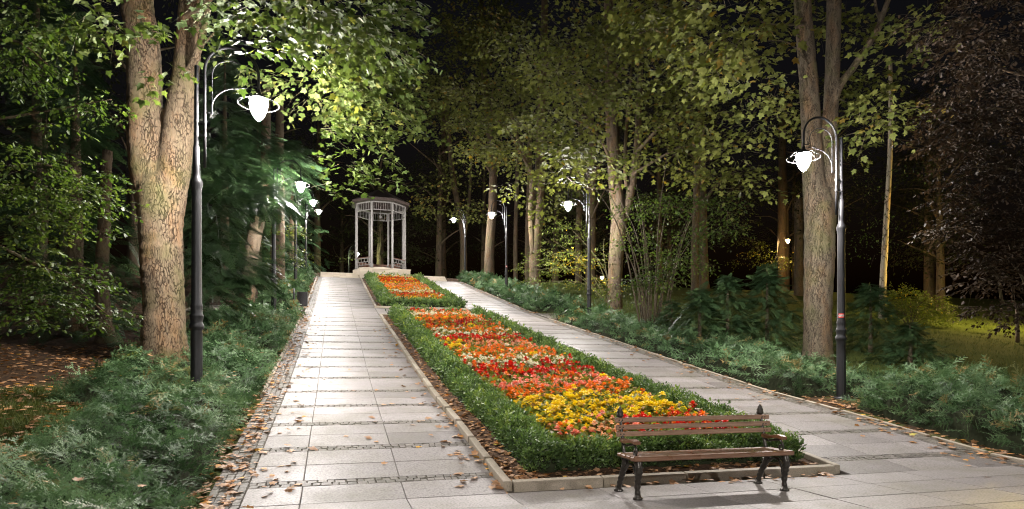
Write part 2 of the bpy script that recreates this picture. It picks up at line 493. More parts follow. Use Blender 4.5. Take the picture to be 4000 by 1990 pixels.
M['armwood'] = wood_mat('armrest wood', (.075, .03, .014), (.16, .07, .03), .35)

def litter_mat():
    return leaf_mat('fallen leaf', [(0, (.22, .115, .055)), (.3, (.32, .18, .095)), (.6, (.42, .26, .15)), (.85, (.48, .2, .04)), (.97, (.58, .36, .05)), (1, (.34, .36, .07))], .15, .55, .3)
M['litter'] = litter_mat()

def ground_mat():
    m, nt, nd, ln, b = new_mat('park ground')
    tc = nd.new('ShaderNodeTexCoord')
    sx = nd.new('ShaderNodeSeparateXYZ'); ln.new(tc.outputs['Object'], sx.inputs[0])
    n1 = nd.new('ShaderNodeTexNoise'); n1.inputs['Scale'].default_value = 9; n1.inputs['Detail'].default_value = 9; n1.inputs['Roughness'].default_value = .75
    ln.new(tc.outputs['Object'], n1.inputs[0])
    soil = ramp(nd, [(.3, (.018, .012, .008)), (.5, (.045, .027, .015)), (.62, (.095, .055, .028)), (.75, (.17, .085, .035))])
    ln.new(n1.outputs[0], soil.inputs[0])
    n2 = nd.new('ShaderNodeTexNoise'); n2.inputs['Scale'].default_value = 40; n2.inputs['Detail'].default_value = 6
    ln.new(tc.outputs['Object'], n2.inputs[0])
    grass = ramp(nd, [(.3, (.03, .048, .01)), (.7, (.085, .11, .022))])
    ln.new(n2.outputs[0], grass.inputs[0])
    n3 = nd.new('ShaderNodeTexNoise'); n3.inputs['Scale'].default_value = .8; n3.inputs['Detail'].default_value = 6
    ln.new(tc.outputs['Object'], n3.inputs[0])
    # lawn on the right of the beds, mossy patches on the left
    side = nd.new('ShaderNodeMapRange'); side.inputs[1].default_value = 10.3; side.inputs[2].default_value = 12.0
    ln.new(sx.outputs[0], side.inputs[0])
    moss = nd.new('ShaderNodeMapRange'); moss.inputs[1].default_value = .42; moss.inputs[2].default_value = .5; moss.inputs[4].default_value = .8
    ln.new(n3.outputs[0], moss.inputs[0])
    my = nd.new('ShaderNodeMapRange'); my.inputs[1].default_value = 14.0; my.inputs[2].default_value = 12.5
    ln.new(sx.outputs[1], my.inputs[0])
    mm = nd.new('ShaderNodeMath'); mm.operation = 'MULTIPLY'
    ln.new(moss.outputs[0], mm.inputs[0]); ln.new(my.outputs[0], mm.inputs[1])
    mx = nd.new('ShaderNodeMath'); mx.operation = 'MAXIMUM'
    ln.new(side.outputs[0], mx.inputs[0]); ln.new(mm.outputs[0], mx.inputs[1])
    mix = nd.new('ShaderNodeMix'); mix.data_type = 'RGBA'
    ln.new(mx.outputs[0], mix.inputs[0]); ln.new(soil.outputs[0], mix.inputs[6]); ln.new(grass.outputs[0], mix.inputs[7])
    ln.new(mix.outputs[2], b.inputs['Base Color'])
    b.inputs['Roughness'].default_value = .95; b.inputs['Specular IOR Level'].default_value = .15
    bp = nd.new('ShaderNodeBump'); bp.inputs['Strength'].default_value = .8; bp.inputs['Distance'].default_value = .04
    ln.new(n1.outputs[0], bp.inputs['Height']); ln.new(bp.outputs[0], b.inputs['Normal'])
    return m
M['ground'] = ground_mat()
M['soil'] = flat_mat('bed mulch', (.075, .045, .028), .95, spec=.15, noise=.75, nscale=25, bump=1.0)
M['grassblade'] = leaf_mat('grass blade', [(0, (.035, .05, .01)), (.7, (.07, .09, .02)), (1, (.12, .12, .03))], .3, .5, .3)
M['sticker_red'] = flat_mat('red sticker', (.5, .04, .03), .4)
M['sticker_white'] = flat_mat('white sticker', (.7, .68, .65), .4)
M['sticker_dark'] = flat_mat('sticker print', (.03, .03, .035), .4)
BLOOM = {'red': (.68, .03, .015), 'dark': (.34, .01, .014), 'orange': (.9, .25, .03), 'peach': (.9, .5, .28),
         'yellow': (.88, .64, .035), 'white': (.82, .79, .62), 'salmon': (.88, .32, .23)}
BK = list(BLOOM)
for k in BK:
    c = BLOOM[k]
    M['bloom_' + k] = leaf_mat(k + ' begonia petal', [(0, [x * .72 for x in c]), (1, [min(.9, x * 1.08) for x in c])], .25, .5, .3)
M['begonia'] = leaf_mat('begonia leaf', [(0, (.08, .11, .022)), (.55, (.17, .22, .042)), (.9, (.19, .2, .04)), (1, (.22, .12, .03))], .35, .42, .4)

# ------------------------------------------------------------------ ground
def build_ground():
    xs = np.concatenate([np.linspace(-150, -14, 30), np.linspace(-13, 26, 118), np.linspace(27, 160, 40)])
    ys = np.concatenate([np.linspace(-40, -2, 15), np.linspace(-1, 60, 184), np.linspace(62, 220, 40)])
    X, Y = np.meshgrid(xs, ys)
    Z = zt(X, Y)
    Z = Z - np.where((X > -1.39) & (X < 9.83) & (Y < 51.6), .10, 0) - np.where((X < -1.0) & (X > -1.39), 0, 0)
    v = np.stack([X, Y, Z], -1).reshape(-1, 3)
    ny, nx = X.shape
    i = np.arange(ny - 1)[:, None] * nx + np.arange(nx - 1)[None]
    f = np.stack([i, i + 1, i + nx + 1, i + nx], -1).reshape(-1, 4)
    b = MB(); b.add(v, f)
    tag(b.build('ground', M['ground'], smooth=True), kind='structure')
build_ground()

def strip_sheet(b, x0, x1, y0, y1, off, mat=0, step=.5, rnd=None):
    ys = np.linspace(y0, y1, max(2, int((y1 - y0) / step) + 1))
    v = np.array([[x, y, zg(y) + off] for y in ys for x in (x0, x1)])
    f = np.array([[2 * i, 2 * i + 1, 2 * i + 3, 2 * i + 2] for i in range(len(ys) - 1)])
    b.add(v, f, mat, rnd)

STRIPS = [7.6 + 1.4 * k for k in range(15)] + [31.9 + 1.15 * k for k in range(17)]
SH = .1
def slab(b, x0, x1, y0, y1):
    g, be = .0035, .006
    dz = rng.normal(0, .0012)
    tx = rng.normal(0, .0008)
    v = []
    for (x, y) in ((x0 + g, y0 + g), (x1 - g, y0 + g), (x1 - g, y1 - g), (x0 + g, y1 - g)):
        v.append((x, y, zg(y) - .04))
    for (x, y) in ((x0 + g, y0 + g), (x1 - g, y0 + g), (x1 - g, y1 - g), (x0 + g, y1 - g)):
        v.append((x, y, zg(y) + dz + tx * (x - x0) - be))
    for (x, y) in ((x0 + g + be, y0 + g + be), (x1 - g - be, y0 + g + be), (x1 - g - be, y1 - g - be), (x0 + g + be, y1 - g - be)):
        v.append((x, y, zg(y) + dz + tx * (x - x0)))
    f = [[8, 9, 10, 11]] + [[a, (a + 1) % 4, 4 + (a + 1) % 4, 4 + a] for a in range(4)] + [[4 + a, 4 + (a + 1) % 4, 8 + (a + 1) % 4, 8 + a] for a in range(4)]
    b.add(v, f, 0, np.clip(rng.normal(.55, .22), 0, 1))
def sett(b, x0, x1, y0, y1, top=.0):
    g = .004
    j = lambda: rng.normal(0, .004)
    c = [(x0 + g + j(), y0 + g + j()), (x1 - g + j(), y0 + g + j()), (x1 - g + j(), y1 - g + j()), (x0 + g + j(), y1 - g + j())]
    mx, my = (x0 + x1) / 2, (y0 + y1) / 2
    dz = rng.normal(0, .003) + top
    v = [(x, y, zg(y) - .03) for x, y in c] + [(x, y, zg(y) + dz - .010) for x, y in c] + [(mx + (x - mx) * .88, my + (y - my) * .88, zg(y) + dz + rng.normal(0, .0015)) for x, y in c]
    f = [[8, 9, 10, 11]] + [[a, (a + 1) % 4, 4 + (a + 1) % 4, 4 + a] for a in range(4)] + [[4 + a, 4 + (a + 1) % 4, 8 + (a + 1) % 4, 8 + a] for a in range(4)]
    b.add(v, f, 0, rng.random())

def build_path(name, cols, xs0, xs1, cob):
    b = MB()
    ys = [y for y in STRIPS]
    rows = []
    y = STRIPS[0] - SH
    for i, s in enumerate(STRIPS):
        e = s + SH
        nxt = (STRIPS[i + 1] - SH) if i + 1 < len(STRIPS) else 50.9
        gap = nxt - e
        k = max(1, int(round(gap / .61)))
        for q in range(k): rows.append((e + gap * q / k, e + gap * (q + 1) / k))
    for (y0, y1) in rows:
        for a, c in zip(cols[:-1], cols[1:]): slab(b, a, c, y0, y1)
    o = b.build(name, M['slab'])
    tag(o, kind='structure')
    j = MB(); strip_sheet(j, min(xs0, cob[0]), max(xs1, cob[1]), 7.0, 50.95, -.0125)
    j.build('bedding', M['joint'], o)
    s = MB()
    for yc in STRIPS:
        for r in range(2):
            ya, yb = yc - SH + r * SH, yc - SH + (r + 1) * SH
            x = xs0
            while x < xs1 - .03:
                w = min(xs1 - x, rng.uniform(.075, .13))
                sett(s, x, x + w, ya, yb); x += w
    y = 4.0
    while y < 50.9:
        h = rng.uniform(.085, .11)
        n = 4
        for q in range(n):
            w = (cob[1] - cob[0]) / n
            sett(s, cob[0] + w * q, cob[0] + w * (q + 1), y + rng.uniform(-.006, .006), y + h)
        y += h
    s.build('cobble_strip', M['cobble'], o)
    return o
LC = [-.93, -.35, .74, 1.86]
RC = [8.44 - x for x in LC][::-1]
build_path('path', LC, -.93, 1.86, (-1.3, -.935))
build_path('path', RC, 6.58, 9.37, (9.375, 9.74))

def build_plaza():
    b = MB()
    top = STRIPS[0] - SH
    cols_l = LC
    y1 = top
    k = 0
    while y1 > -4:
        y0 = y1 - .615
        cols = list(LC) if y1 > 7.0 else list(LC) + [2.97, 4.07, 5.17, 6.27, 7.37, 8.47, 9.37]
        if y1 > 7.0:
            for a, c in zip(LC[:-1], LC[1:]): slab(b, a, c, y0 if y0 > 7.0 else y0, y1)
            for a, c in zip(RC[:-1], RC[1:]): slab(b, a, c, y0, y1)
        else:
            for a, c in zip(cols[:-1], cols[1:]): slab(b, a, c, y0, y1)
            if y1 < 6.0:
                for q in range(4): slab(b, 9.75 + 1.1 * q, 9.75 + 1.1 * (q + 1), y0, y1)
        y1 = y0; k += 1
    # the strip before the kerb where rows of the two paths end
    o = b.build('plaza', M['slab']); tag(o, kind='structure')
    j = MB(); strip_sheet(j, -1.3, 9.74, -4, 7.0, -.022, step=1); strip_sheet(j, -1.3, 9.74, 7.0, 7.515, -.03, step=.1); strip_sheet(j, 9.74, 14.2, -4, 6.1, -.022, step=1)
    j.build('bedding', M['joint'], o)
    # cross path between the two flower beds
    c = MB()
    for q, x in enumerate(np.linspace(1.86, 6.58, 6)[:-1]):
        for (ya, yb) in ((28.5, 29.1), (29.1, 29.7), (29.7, 30.3), (30.3, 30.9), (30.9, 31.5)):
            pass
    return o
build_plaza()

def kerb_run(b, x0, x1, y0, y1, h, along='y', base=-.08):
    L = (y1 - y0) if along == 'y' else (x1 - x0)
    n = max(1, int(round(L / 1.0)))
    for i in range(n):
        t0, t1 = i / n + .002, (i + 1) / n - .002
        if along == 'y': xa, xb, ya, yb = x0, x1, y0 + L * t0, y0 + L * t1
        else: xa, xb, ya, yb = x0 + L * t0, x0 + L * t1, y0, y1
        be = .008
        dz = rng.normal(0, .003)
        v = [(x, y, zg(y) + base) for x, y in ((xa, ya), (xb, ya), (xb, yb), (xa, yb))]
        v += [(x, y, zg(y) + h + dz - be) for x, y in ((xa, ya), (xb, ya), (xb, yb), (xa, yb))]
        v += [(x, y, zg(y) + h + dz) for x, y in ((xa + be, ya + be), (xb - be, ya + be), (xb - be, yb - be), (xa + be, yb - be))]
        f = [[8, 9, 10, 11]] + [[a, (a + 1) % 4, 4 + (a + 1) % 4, 4 + a] for a in range(4)] + [[4 + a, 4 + (a + 1) % 4, 8 + (a + 1) % 4, 8 + a] for a in range(4)]
        b.add(v, f, 0, rng.random())
def bed_kerb(y0, y1):
    b = MB()
    kerb_run(b, 1.87, 1.97, y0, y1, .085)
    kerb_run(b, 6.47, 6.57, y0, y1, .085)
    kerb_run(b, 1.975, 6.465, y0, y0 + .1, .085, 'x')
    kerb_run(b, 1.975, 6.465, y1 - .1, y1, .085, 'x')
    tag(b.build('kerb', M['kerb']), kind='structure')
    s = MB()
    ys = np.linspace(y0 + .05, y1 - .05, 120); xs = np.linspace(1.92, 6.52, 24)
    X, Y = np.meshgrid(xs, ys)
    Z = zg(Y) + .03 + .015 * rng.normal(size=X.shape)
    ny, nx = X.shape
    i = np.arange(ny - 1)[:, None] * nx + np.arange(nx - 1)[None]
    s.add(np.stack([X, Y, Z], -1).reshape(-1, 3), np.stack([i, i + 1, i + nx + 1, i + nx], -1).reshape(-1, 4))
    tag(s.build('bed_soil', M['soil'], smooth=True), kind='structure')
bed_kerb(7.03, 28.45); bed_kerb(31.75, 50.4)
def cross_paths():
    b = MB()
    for x0, x1 in zip(np.linspace(1.88, 6.56, 5)[:-1], np.linspace(1.88, 6.56, 5)[1:]):
        for y0, y1 in zip(np.linspace(28.46, 31.74, 6)[:-1], np.linspace(28.46, 31.74, 6)[1:]):
            slab(b, x0, x1, y0, y1)
    o = tag(b.build('cross_path', M['slab']), kind='structure')
    j = MB(); strip_sheet(j, 1.8, 6.6, 28.4, 31.8, -.02); j.build('bedding', M['joint'], o)
    s = MB()
    for xa, xb in ((-6.0, -1.4), (9.84, 14.0)):
        y = 28.7
        while y < 31.0:
            x = xa
            while x < xb:
                w = rng.uniform(.09, .13); sett(s, x, min(xb, x + w), y, y + .1, .02); x += w
            y += .1
        strip_sheet(s, xa, xb, 28.65, 31.05, -.004)
    tag(s.build('side_path', M['cobble']), kind='structure')
    k = MB()
    kerb_run(k, -1.385, -1.305, 13.0, 28.6, .02); kerb_run(k, -1.385, -1.305, 31.1, 50.8, .035)
    kerb_run(k, 9.745, 9.825, 6.5, 28.6, .03); kerb_run(k, 9.745, 9.825, 31.1, 50.8, .03)
    tag(k.build('kerb', M['kerb']), kind='structure')
cross_paths()

def steps():
    def flight(x0, x1, label):
        b = MB()
        for i in range(4):
            z = 8.43 + .133 * i
            n = int(round((x1 - x0) / .5))
            for q in range(n):
                b.bbox(((x0 + (x1 - x0) * (q + .5) / n), 51.0 + .3 * i + .3, z + .133 / 2 - .15), ((x1 - x0) / n - .004, .6, .133 + .3), .012, 0, rng.random())
        tag(b.build('stone_steps', M['sandstone']), label, 'steps')
    flight(-1.1, 1.79, 'pale stone steps at the top of the left paved walk, left of the end wall')
    flight(5.82, 8.73, 'pale stone steps at the top of the right paved walk, right of the end wall')
    b = MB()
    for i in range(4):
        for q in range(4):
            w = 3.94 / 4
            b.bbox((1.83 + w * (q + .5), 50.85 + .2, 8.2 + .27 * i + .135 - .03), (w - .005, .5, .268), .012, 0, rng.random())
    b.bbox((3.8, 51.05, 9.22), (4.02, .6, .07), .012, 0, .9)
    tag(b.build('stone_wall', M['sandstone']), 'pale stone end wall between two flights of steps behind the far flower bed', 'wall')
steps()

# ------------------------------------------------------------------ street lamps
def make_lamp(label, globe, sticker=False):
    t = thing('street_lamp', (0, 0, 0), label, 'street lamp', 'lamps along the walks')
    b = MB()
    b.lathe([(.17, -.3), (.17, .0), (.17, .03), (.155, .035), (.155, .05), (.1, .055)], seg=24)
    b.build('base_plate', M['black'], t, True)
    b = MB()
    b.lathe([(.098, .05), (.095, .9), (.094, 1.28), (.098, 1.30), (.118, 1.33), (.121, 1.36), (.112, 1.395), (.098, 1.42), (.094, 1.45), (.112, 1.53), (.114, 1.545), (.094, 1.58), (.092, 1.66), (.098, 1.70), (.098, 1.72), (.086, 1.76), (.081, 2.4), (.077, 3.66), (.079, 3.72), (.098, 3.80), (.098, 3.85), (.062, 3.93), (.058, 4.0), (.056, 4.45), (.04, 4.46), (.038, 5.1), (.036, 5.84), (.02, 5.86), (0.0, 5.87)], seg=28, flute=0.0)
    for zc in (.1,):
        pass
    b.build('pole', M['black'], t, True)
    b = MB()
    an = np.linspace(0, pi, 24)
    arch = [(.13, 0, 4.11), (.13, 0, 4.9), (.13, 0, 5.75)] + [(.565 - .435 * cos(a), 0, 5.80 + .435 * sin(a)) for a in an] + [(1.0, 0, 5.70), (1.0, 0, 5.56)]
    b.tube(arch, .024, 10)
    b.build('arm', M['black'], t, True)
    b = MB()
    an = np.linspace(0, pi * .98, 18)
    b.tube([(.245, 0, 5.05), (.245, 0, 5.3), (.245, 0, 5.65)] + [(.545 - .30 * cos(a), 0, 5.72 + .28 * sin(a)) for a in an] + [(.86, 0, 5.62), (.9, 0, 5.6), (.97, 0, 5.6)], .009, 6)
    an = np.linspace(0, pi * .5, 10)
    b.tube([(.245 + .42 * (1 - cos(a)), 0, 5.15 + .38 * sin(a)) for a in an] + [(.78, 0, 5.56), (.98, 0, 5.52)], .008, 6)
    b.lathe([(.0, 5.03), (.013, 5.05), (.013, 5.16), (.0, 5.18)], (.245, 0, 0), 8)
    b.box((.185, 0, 5.06), (.12, .012, .012))
    b.build('scrollwork', M['black'], t, True)
    for z in (4.66, 4.89):
        b = MB()
        b.lathe([(.02, z - .028), (.046, z - .026), (.046, z + .026), (.02, z + .028)], (0, 0, 0), 12)
        b.lathe([(.02, z - .028), (.034, z - .026), (.034, z + .026), (.02, z + .028)], (.13, 0, 0), 12)
        b.box((.07, 0, z), (.09, .022, .03))
        b.build('bracket', M['black'], t)
    b = MB()
    b.lathe([(.0, 5.56), (.03, 5.55), (.035, 5.5), (.07, 5.46), (.12, 5.43), (.168, 5.39), (.166, 5.381), (.12, 5.39), (.0, 5.39)], (1, 0, 0), 24)
    cap = b.build('lantern_cap', M['matt'], t, True)
    b = MB()
    an = np.arange(40) * 2 * pi / 40
    b.tube(np.stack([1 + .345 * np.cos(an), .345 * np.sin(an), np.full(40, 5.30)], 1), .0045, 6, closed=True)
    for a in (0, pi / 2, pi, 3 * pi / 2):
        b.tube([(1 + .15 * cos(a), .15 * sin(a), 5.43), (1 + .26 * cos(a), .26 * sin(a), 5.38), (1 + .345 * cos(a), .345 * sin(a), 5.30)], .004, 5)
    b.build('lantern_ring', M['matt'], t, True)
    b = MB()
    b.lathe([(.0, 5.375), (.12, 5.375), (.15, 5.35), (.155, 5.3), (.135, 5.2), (.095, 5.1), (.045, 5.03), (.0, 5.0)], (1, 0, 0), 14)
    b.build('globe', globe, t, True)
    return t
def add_sticker(t, z, w, h, face):
    """printed sticker wrapped on a pole"""
    b = MB(); d = MB()
    r = .0868
    def patch(bb, a0, a1, z0, z1, rr, mat):
        an = np.linspace(a0, a1, 9)
        v = np.array([[rr * cos(a), rr * sin(a), zz] for zz in (z0, z1) for a in an])
        bb.add(v, [[i, i + 1, i + 10, i + 9] for i in range(8)], mat)
    aw = w / r / 2
    patch(b, face - aw, face + aw, z - h / 2, z + h / 2, r, 0)
    patch(b, face - aw * .95, face + aw * .95, z - h * .18, z + h * .2, r + .0008, 1)
    k = 6
    for i in range(k):
        a = face - aw * .8 + 1.6 * aw * i / k
        patch(b, a, a + aw * .17, z - h * .1, z + h * .12, r + .0016, 2)
    b.build('sticker', [M['sticker_red'], M['sticker_white'], M['sticker_dark']], t)

LAMPS = []
def lamp_at(proto, x, y, rz, label):
    o = proto if proto.get('used') is None else copy_tree(proto)
    if proto.get('used') is None: proto['used'] = 1
    o.location = (x, y, float(zt(x, y)))
    o.rotation_euler = (0, 0, rz)
    o['label'] = label
    LAMPS.append(o)
    return o
LP = make_lamp('street lamp', M['globe'])
YS = [12.0, 26.3, 40.5, 54.3]
lab_l = ['tall black lamp with white light beside the thick forked trunk at left',
         'black lamp whose top is veiled by fir branches, left of the left walk',
         'black lamp with a litter bin at its foot, left of the left walk',
         'farthest black lamp of the left row, just before the stone steps']
lab_r = ['black lamp with a red sticker beside the forked trunk at right',
         'black lamp before the light green shrub, second in the right row',
         'black lamp with a small white sticker, third in the right row',
         'farthest black lamp of the right row, beside the last trunk before the steps']
rl = []
for y, l in zip(YS, lab_l): lamp_at(LP, -2.3, y, 0, l)
for y, l in zip(YS, lab_r): rl.append(lamp_at(LP, 10.9, y - .3 if y == 12.0 else y, pi, l))
add_sticker(rl[0], 1.86, .12, .1, radians(52))
add_sticker(rl[2], 1.9, .1, .1, radians(76))
lamp_at(LP, -2.3, -3.2, 0, 'black lamp standing at the left rear of the paved forecourt')
lamp_at(LP, 16.0, -7.0, pi, 'black lamp standing at the right rear of the paved forecourt')
for o in LAMPS: 
    if 'used' in o: del o['used']
LO = make_lamp('street lamp', M['globe_o'])
q = P(1955, 617, 64); lamp_at(LO, q[0], q[1], -.5, 'distant black lamp with orange light between two dark trunks at right')
q = P(1497, 628, 92); lamp_at(LO, q[0], q[1], -.4, 'tiny distant orange lamp seen just right of the second right-hand pole')
LL = make_lamp('street lamp', M['globe_l'])
lamp_at(LL, 40.0, 27.0, 2.7, 'lamp with orange light hidden by the copper beech, lighting the lawn')
LG = make_lamp('street lamp', M['globe_g'])
q = P(877, 640, 72.5); lamp_at(LG, q[0], q[1], -.25, 'far lamp with greenish light seen through the left side of the gazebo')

# ------------------------------------------------------------------ bench
def bench():
    t = thing('park_bench', (4.04, 6.35, 0), 'brown slatted park bench with ornate black cast iron ends in front of the flower bed', 'bench')
    L = 2.03
    for i, (y, z) in enumerate(((.245, .815), (.225, .735), (.205, .66))):
        b = MB(); b.bbox((0.02, y, z), (L, .03, .055), .006)
        b.build('back_slat', M['slat'], t)
        for x in (-.95, -.91, .93, .97):
            d = MB(); d.lathe([(.0, .006), (.006, .005), (.009, 0)], (0, 0, 0), 8)
            o = d.build('bolt', M['iron'], t.children[-1], True)
            o.location = (x, y - .016, z); o.rotation_euler = (pi / 2, 0, 0)
    for i, (y, z, w, h) in enumerate(((-.2, .435, .095, .05), (-.09, .44, .095, .04), (.02, .438, .095, .04), (.125, .44, .095, .04))):
        b = MB(); b.bbox((0, y, z), (L - .02, w, h), .009)
        b.build('seat_slat', M['seatwood'], t)
    for sx in (-1, 1):
        x = sx * .925
        f = MB()
        def leg(pts, r, seg=10):
            f.tube([(x, p[0], p[1]) for p in smooth_path(pts, 22)], r, seg)
        def swell(n, a, c, turns=7):
            return a + (c - a) * np.abs(np.sin(np.linspace(0, pi * turns, n)))
        leg([(-.175, .41), (-.205, .33), (-.19, .24), (-.17, .15), (-.175, .03)], np.linspace(.04, .022, 22) + .01 * np.abs(np.sin(np.linspace(0, 22, 22))))
        leg([(.13, .42), (.13, .33), (.2, .22), (.26, .12), (.3, .03)], np.linspace(.036, .022, 22) + .01 * np.abs(np.sin(np.linspace(0, 22, 22))))
        for yy in (-.175, .3):
            f.lathe([(.0, .0), (.052, .001), (.055, .015), (.036, .03), (.034, .045), (.02, .06)], (x, yy, 0), 14)
        leg([(-.17, .20), (-.09, .33), (-.02, .355), (.06, .33), (.19, .22)], .017, 8)
        leg([(-.18, .12), (-.13, .2), (-.15, .27), (-.2, .25), (-.19, .21)], .011, 6)
        leg([(.24, .15), (.16, .22), (.15, .3), (.2, .32), (.22, .28)], .011, 6)
        leg([(-.19, .30), (-.12, .37), (-.1, .31), (-.14, .29)], .009, 6)
        f.tube([(x, p[0], p[1]) for p in smooth_path([(-.22, .405), (-.05, .4), (.13, .405)], 8)], .017, 8)
        # back post, finial, scroll under the arm
        leg([(.13, .40), (.165, .5), (.2, .62), (.24, .78), (.255, .85)], np.linspace(.021, .017, 22), 8)
        f.lathe([(.0, .84), (.03, .845), (.04, .87), (.03, .885), (.036, .90), (.023, .925), (.026, .935), (.009, .96), (.0, .975)], (x, .262, 0), 12, flute=.12)
        leg([(.19, .60), (.12, .545), (.02, .56), (-.08, .575), (-.135, .55), (-.15, .5), (-.135, .46), (-.10, .465), (-.095, .505), (-.12, .515)], .0125, 8)
        e = f.build('bench_end', M['iron'], t, True)
        a = MB()
        ya = np.linspace(-.17, .19, 9)
        za = .6 + .012 * np.sin(np.linspace(0, 2 * pi, 9)) 
        v, w = [], .042
        for y, z in zip(ya, za):
            ww = w * (1 - .15 * abs(y) / .2)
            v += [(x - ww, y, z - .018), (x + ww, y, z - .018), (x + ww, y, z + .012), (x + ww * .7, y, z + .02), (x - ww * .7, y, z + .02), (x - ww, y, z + .012)]
        n = 6
        fc = [[i * n + j, i * n + (j + 1) % n, (i + 1) * n + (j + 1) % n, (i + 1) * n + j] for i in range(8) for j in range(n)]
        a.add(v, fc); a.f.append((np.array([[5, 4, 3, 2, 1, 0], [48, 49, 50, 51, 52, 53]], np.int32), 0))
        a.build('armrest', M['armwood'], e)
bench()

# ------------------------------------------------------------------ litter bin and its post
def litter_bin():
    x, y = -1.72, 29.1
    z = float(zg(y))
    t = thing('litter_bin', (x, y, z), 'grey cylindrical litter bin hung on a short black post beside the left walk', 'litter bin')
    b = MB(); b.lathe([(.0, .02), (.037, .02), (.037, 1.02), (.0, 1.05)], (0, 0, 0), 14); b.build('post', M['black'], t, True)
    b = MB(); b.lathe([(.0, .30), (.2, .30), (.225, .33), (.225, .88), (.235, .885), (.235, .9), (.2, .9), (.19, .5), (.0, .45)], (.33, .35, 0), 26)
    b.build('drum', M['bin'], t, True)
    b = MB(); b.box((.1, .1, .8), (.02, .25, .03), rot=-.75); b.build('bracket', M['black'], t)
litter_bin()

# ------------------------------------------------------------------ gazebo
def gazebo():
    cx, cy, z0 = 4.05, 60.0, 10.3
    t = thing('gazebo', (cx, cy, z0), 'tall white open gazebo with eight slender posts beyond the stone steps', 'gazebo')
    R = 2.34
    pts = [(R * cos(pi / 8 + k * pi / 4), R * sin(pi / 8 + k * pi / 4)) for k in range(8)]
    b = MB(); b.lathe([(.0, .12), (R + .15, .12), (R + .15, -1.4), (0, -1.4)], seg=8); b.build('floor', M['sandstone'], t)
    for k, (x, y) in enumerate(pts):
        b = MB(); b.bbox((x, y, 3.07), (.16, .16, 5.9), .012, rot=pi / 8 + k * pi / 4)
        b.bbox((x, y, .3), (.2, .2, .36), .012, rot=pi / 8 + k * pi / 4)
        b.build('post', M['white'], t)
    for k in range(8):
        a, c = np.array(pts[k]), np.array(pts[(k + 1) % 8])
        m = (a + c) / 2; d = c - a; L = np.linalg.norm(d) - .16; rz = math.atan2(d[1], d[0]); d = d / np.linalg.norm(d)
        b = MB()
        for z, h in ((6.0, .12), (5.30, .07)): b.bbox((m[0], m[1], z), (L, .07, h), .006, rot=rz)
        for q in range(8):
            p = m + d * (q - 3.5) * L / 8
            b.box((p[0], p[1], 5.64), (.035, .035, .60), rot=rz)
        b.build('frieze', M['white'], t)
        if k == 5: continue
        b = MB()
        for z, h in ((.98, .07), (.66, .05), (.38, .05)): b.bbox((m[0], m[1], z), (L, .06, h), .006, rot=rz)
        for q in range(9):
            p = m + d * (q - 4) * L / 9
            b.box((p[0], p[1], .52 if q % 2 else .8), (.04, .035, .24 if q % 2 else .28), rot=rz)
        b.bbox((m[0], m[1], 1.05), (L, .12, .05), .006, 1, rot=rz)
        b.build('railing', [M['white'], M['dbrown']], t)
        if k in (0, 1, 2, 3):
            b = MB()
            n = np.array([-m[0], -m[1]]); n = n / np.linalg.norm(n)
            for z in (.72, .84, .96): b.bbox((m[0] + n[0] * .16, m[1] + n[1] * .16, z), (L * .9, .03, .09), .005, rot=rz)
            for o_ in (.25, .36, .47): b.bbox((m[0] + n[0] * o_, m[1] + n[1] * o_, .52), (L * .85, .09, .035), .005, rot=rz)
            b.build('seat', M['dbrown'], t)
    b = MB()
    b.lathe([(R - .15, 6.10), (R + .42, 6.10), (R + .42, 6.32), (R + .35, 6.36), (1.0, 7.25), (.35, 7.6), (.0, 7.7)], seg=8)
    o = b.build('roof', M['roof'], t)
    o.rotation_euler = (0, 0, pi / 8)
    b = MB(); b.lathe([(.0, 5.0), (.1, 5.04), (.13, 5.15), (.1, 5.26), (.02, 5.3), (.015, 6.1)], seg=12); b.build('hanging_lamp', M['white'], t, True)
    x, y = pts[6]
    b = MB(); b.bbox((x + .02, y - .15, 4.55), (.16, .12, .26), .02); b.build('loudspeaker', M['white'], t)
gazebo()

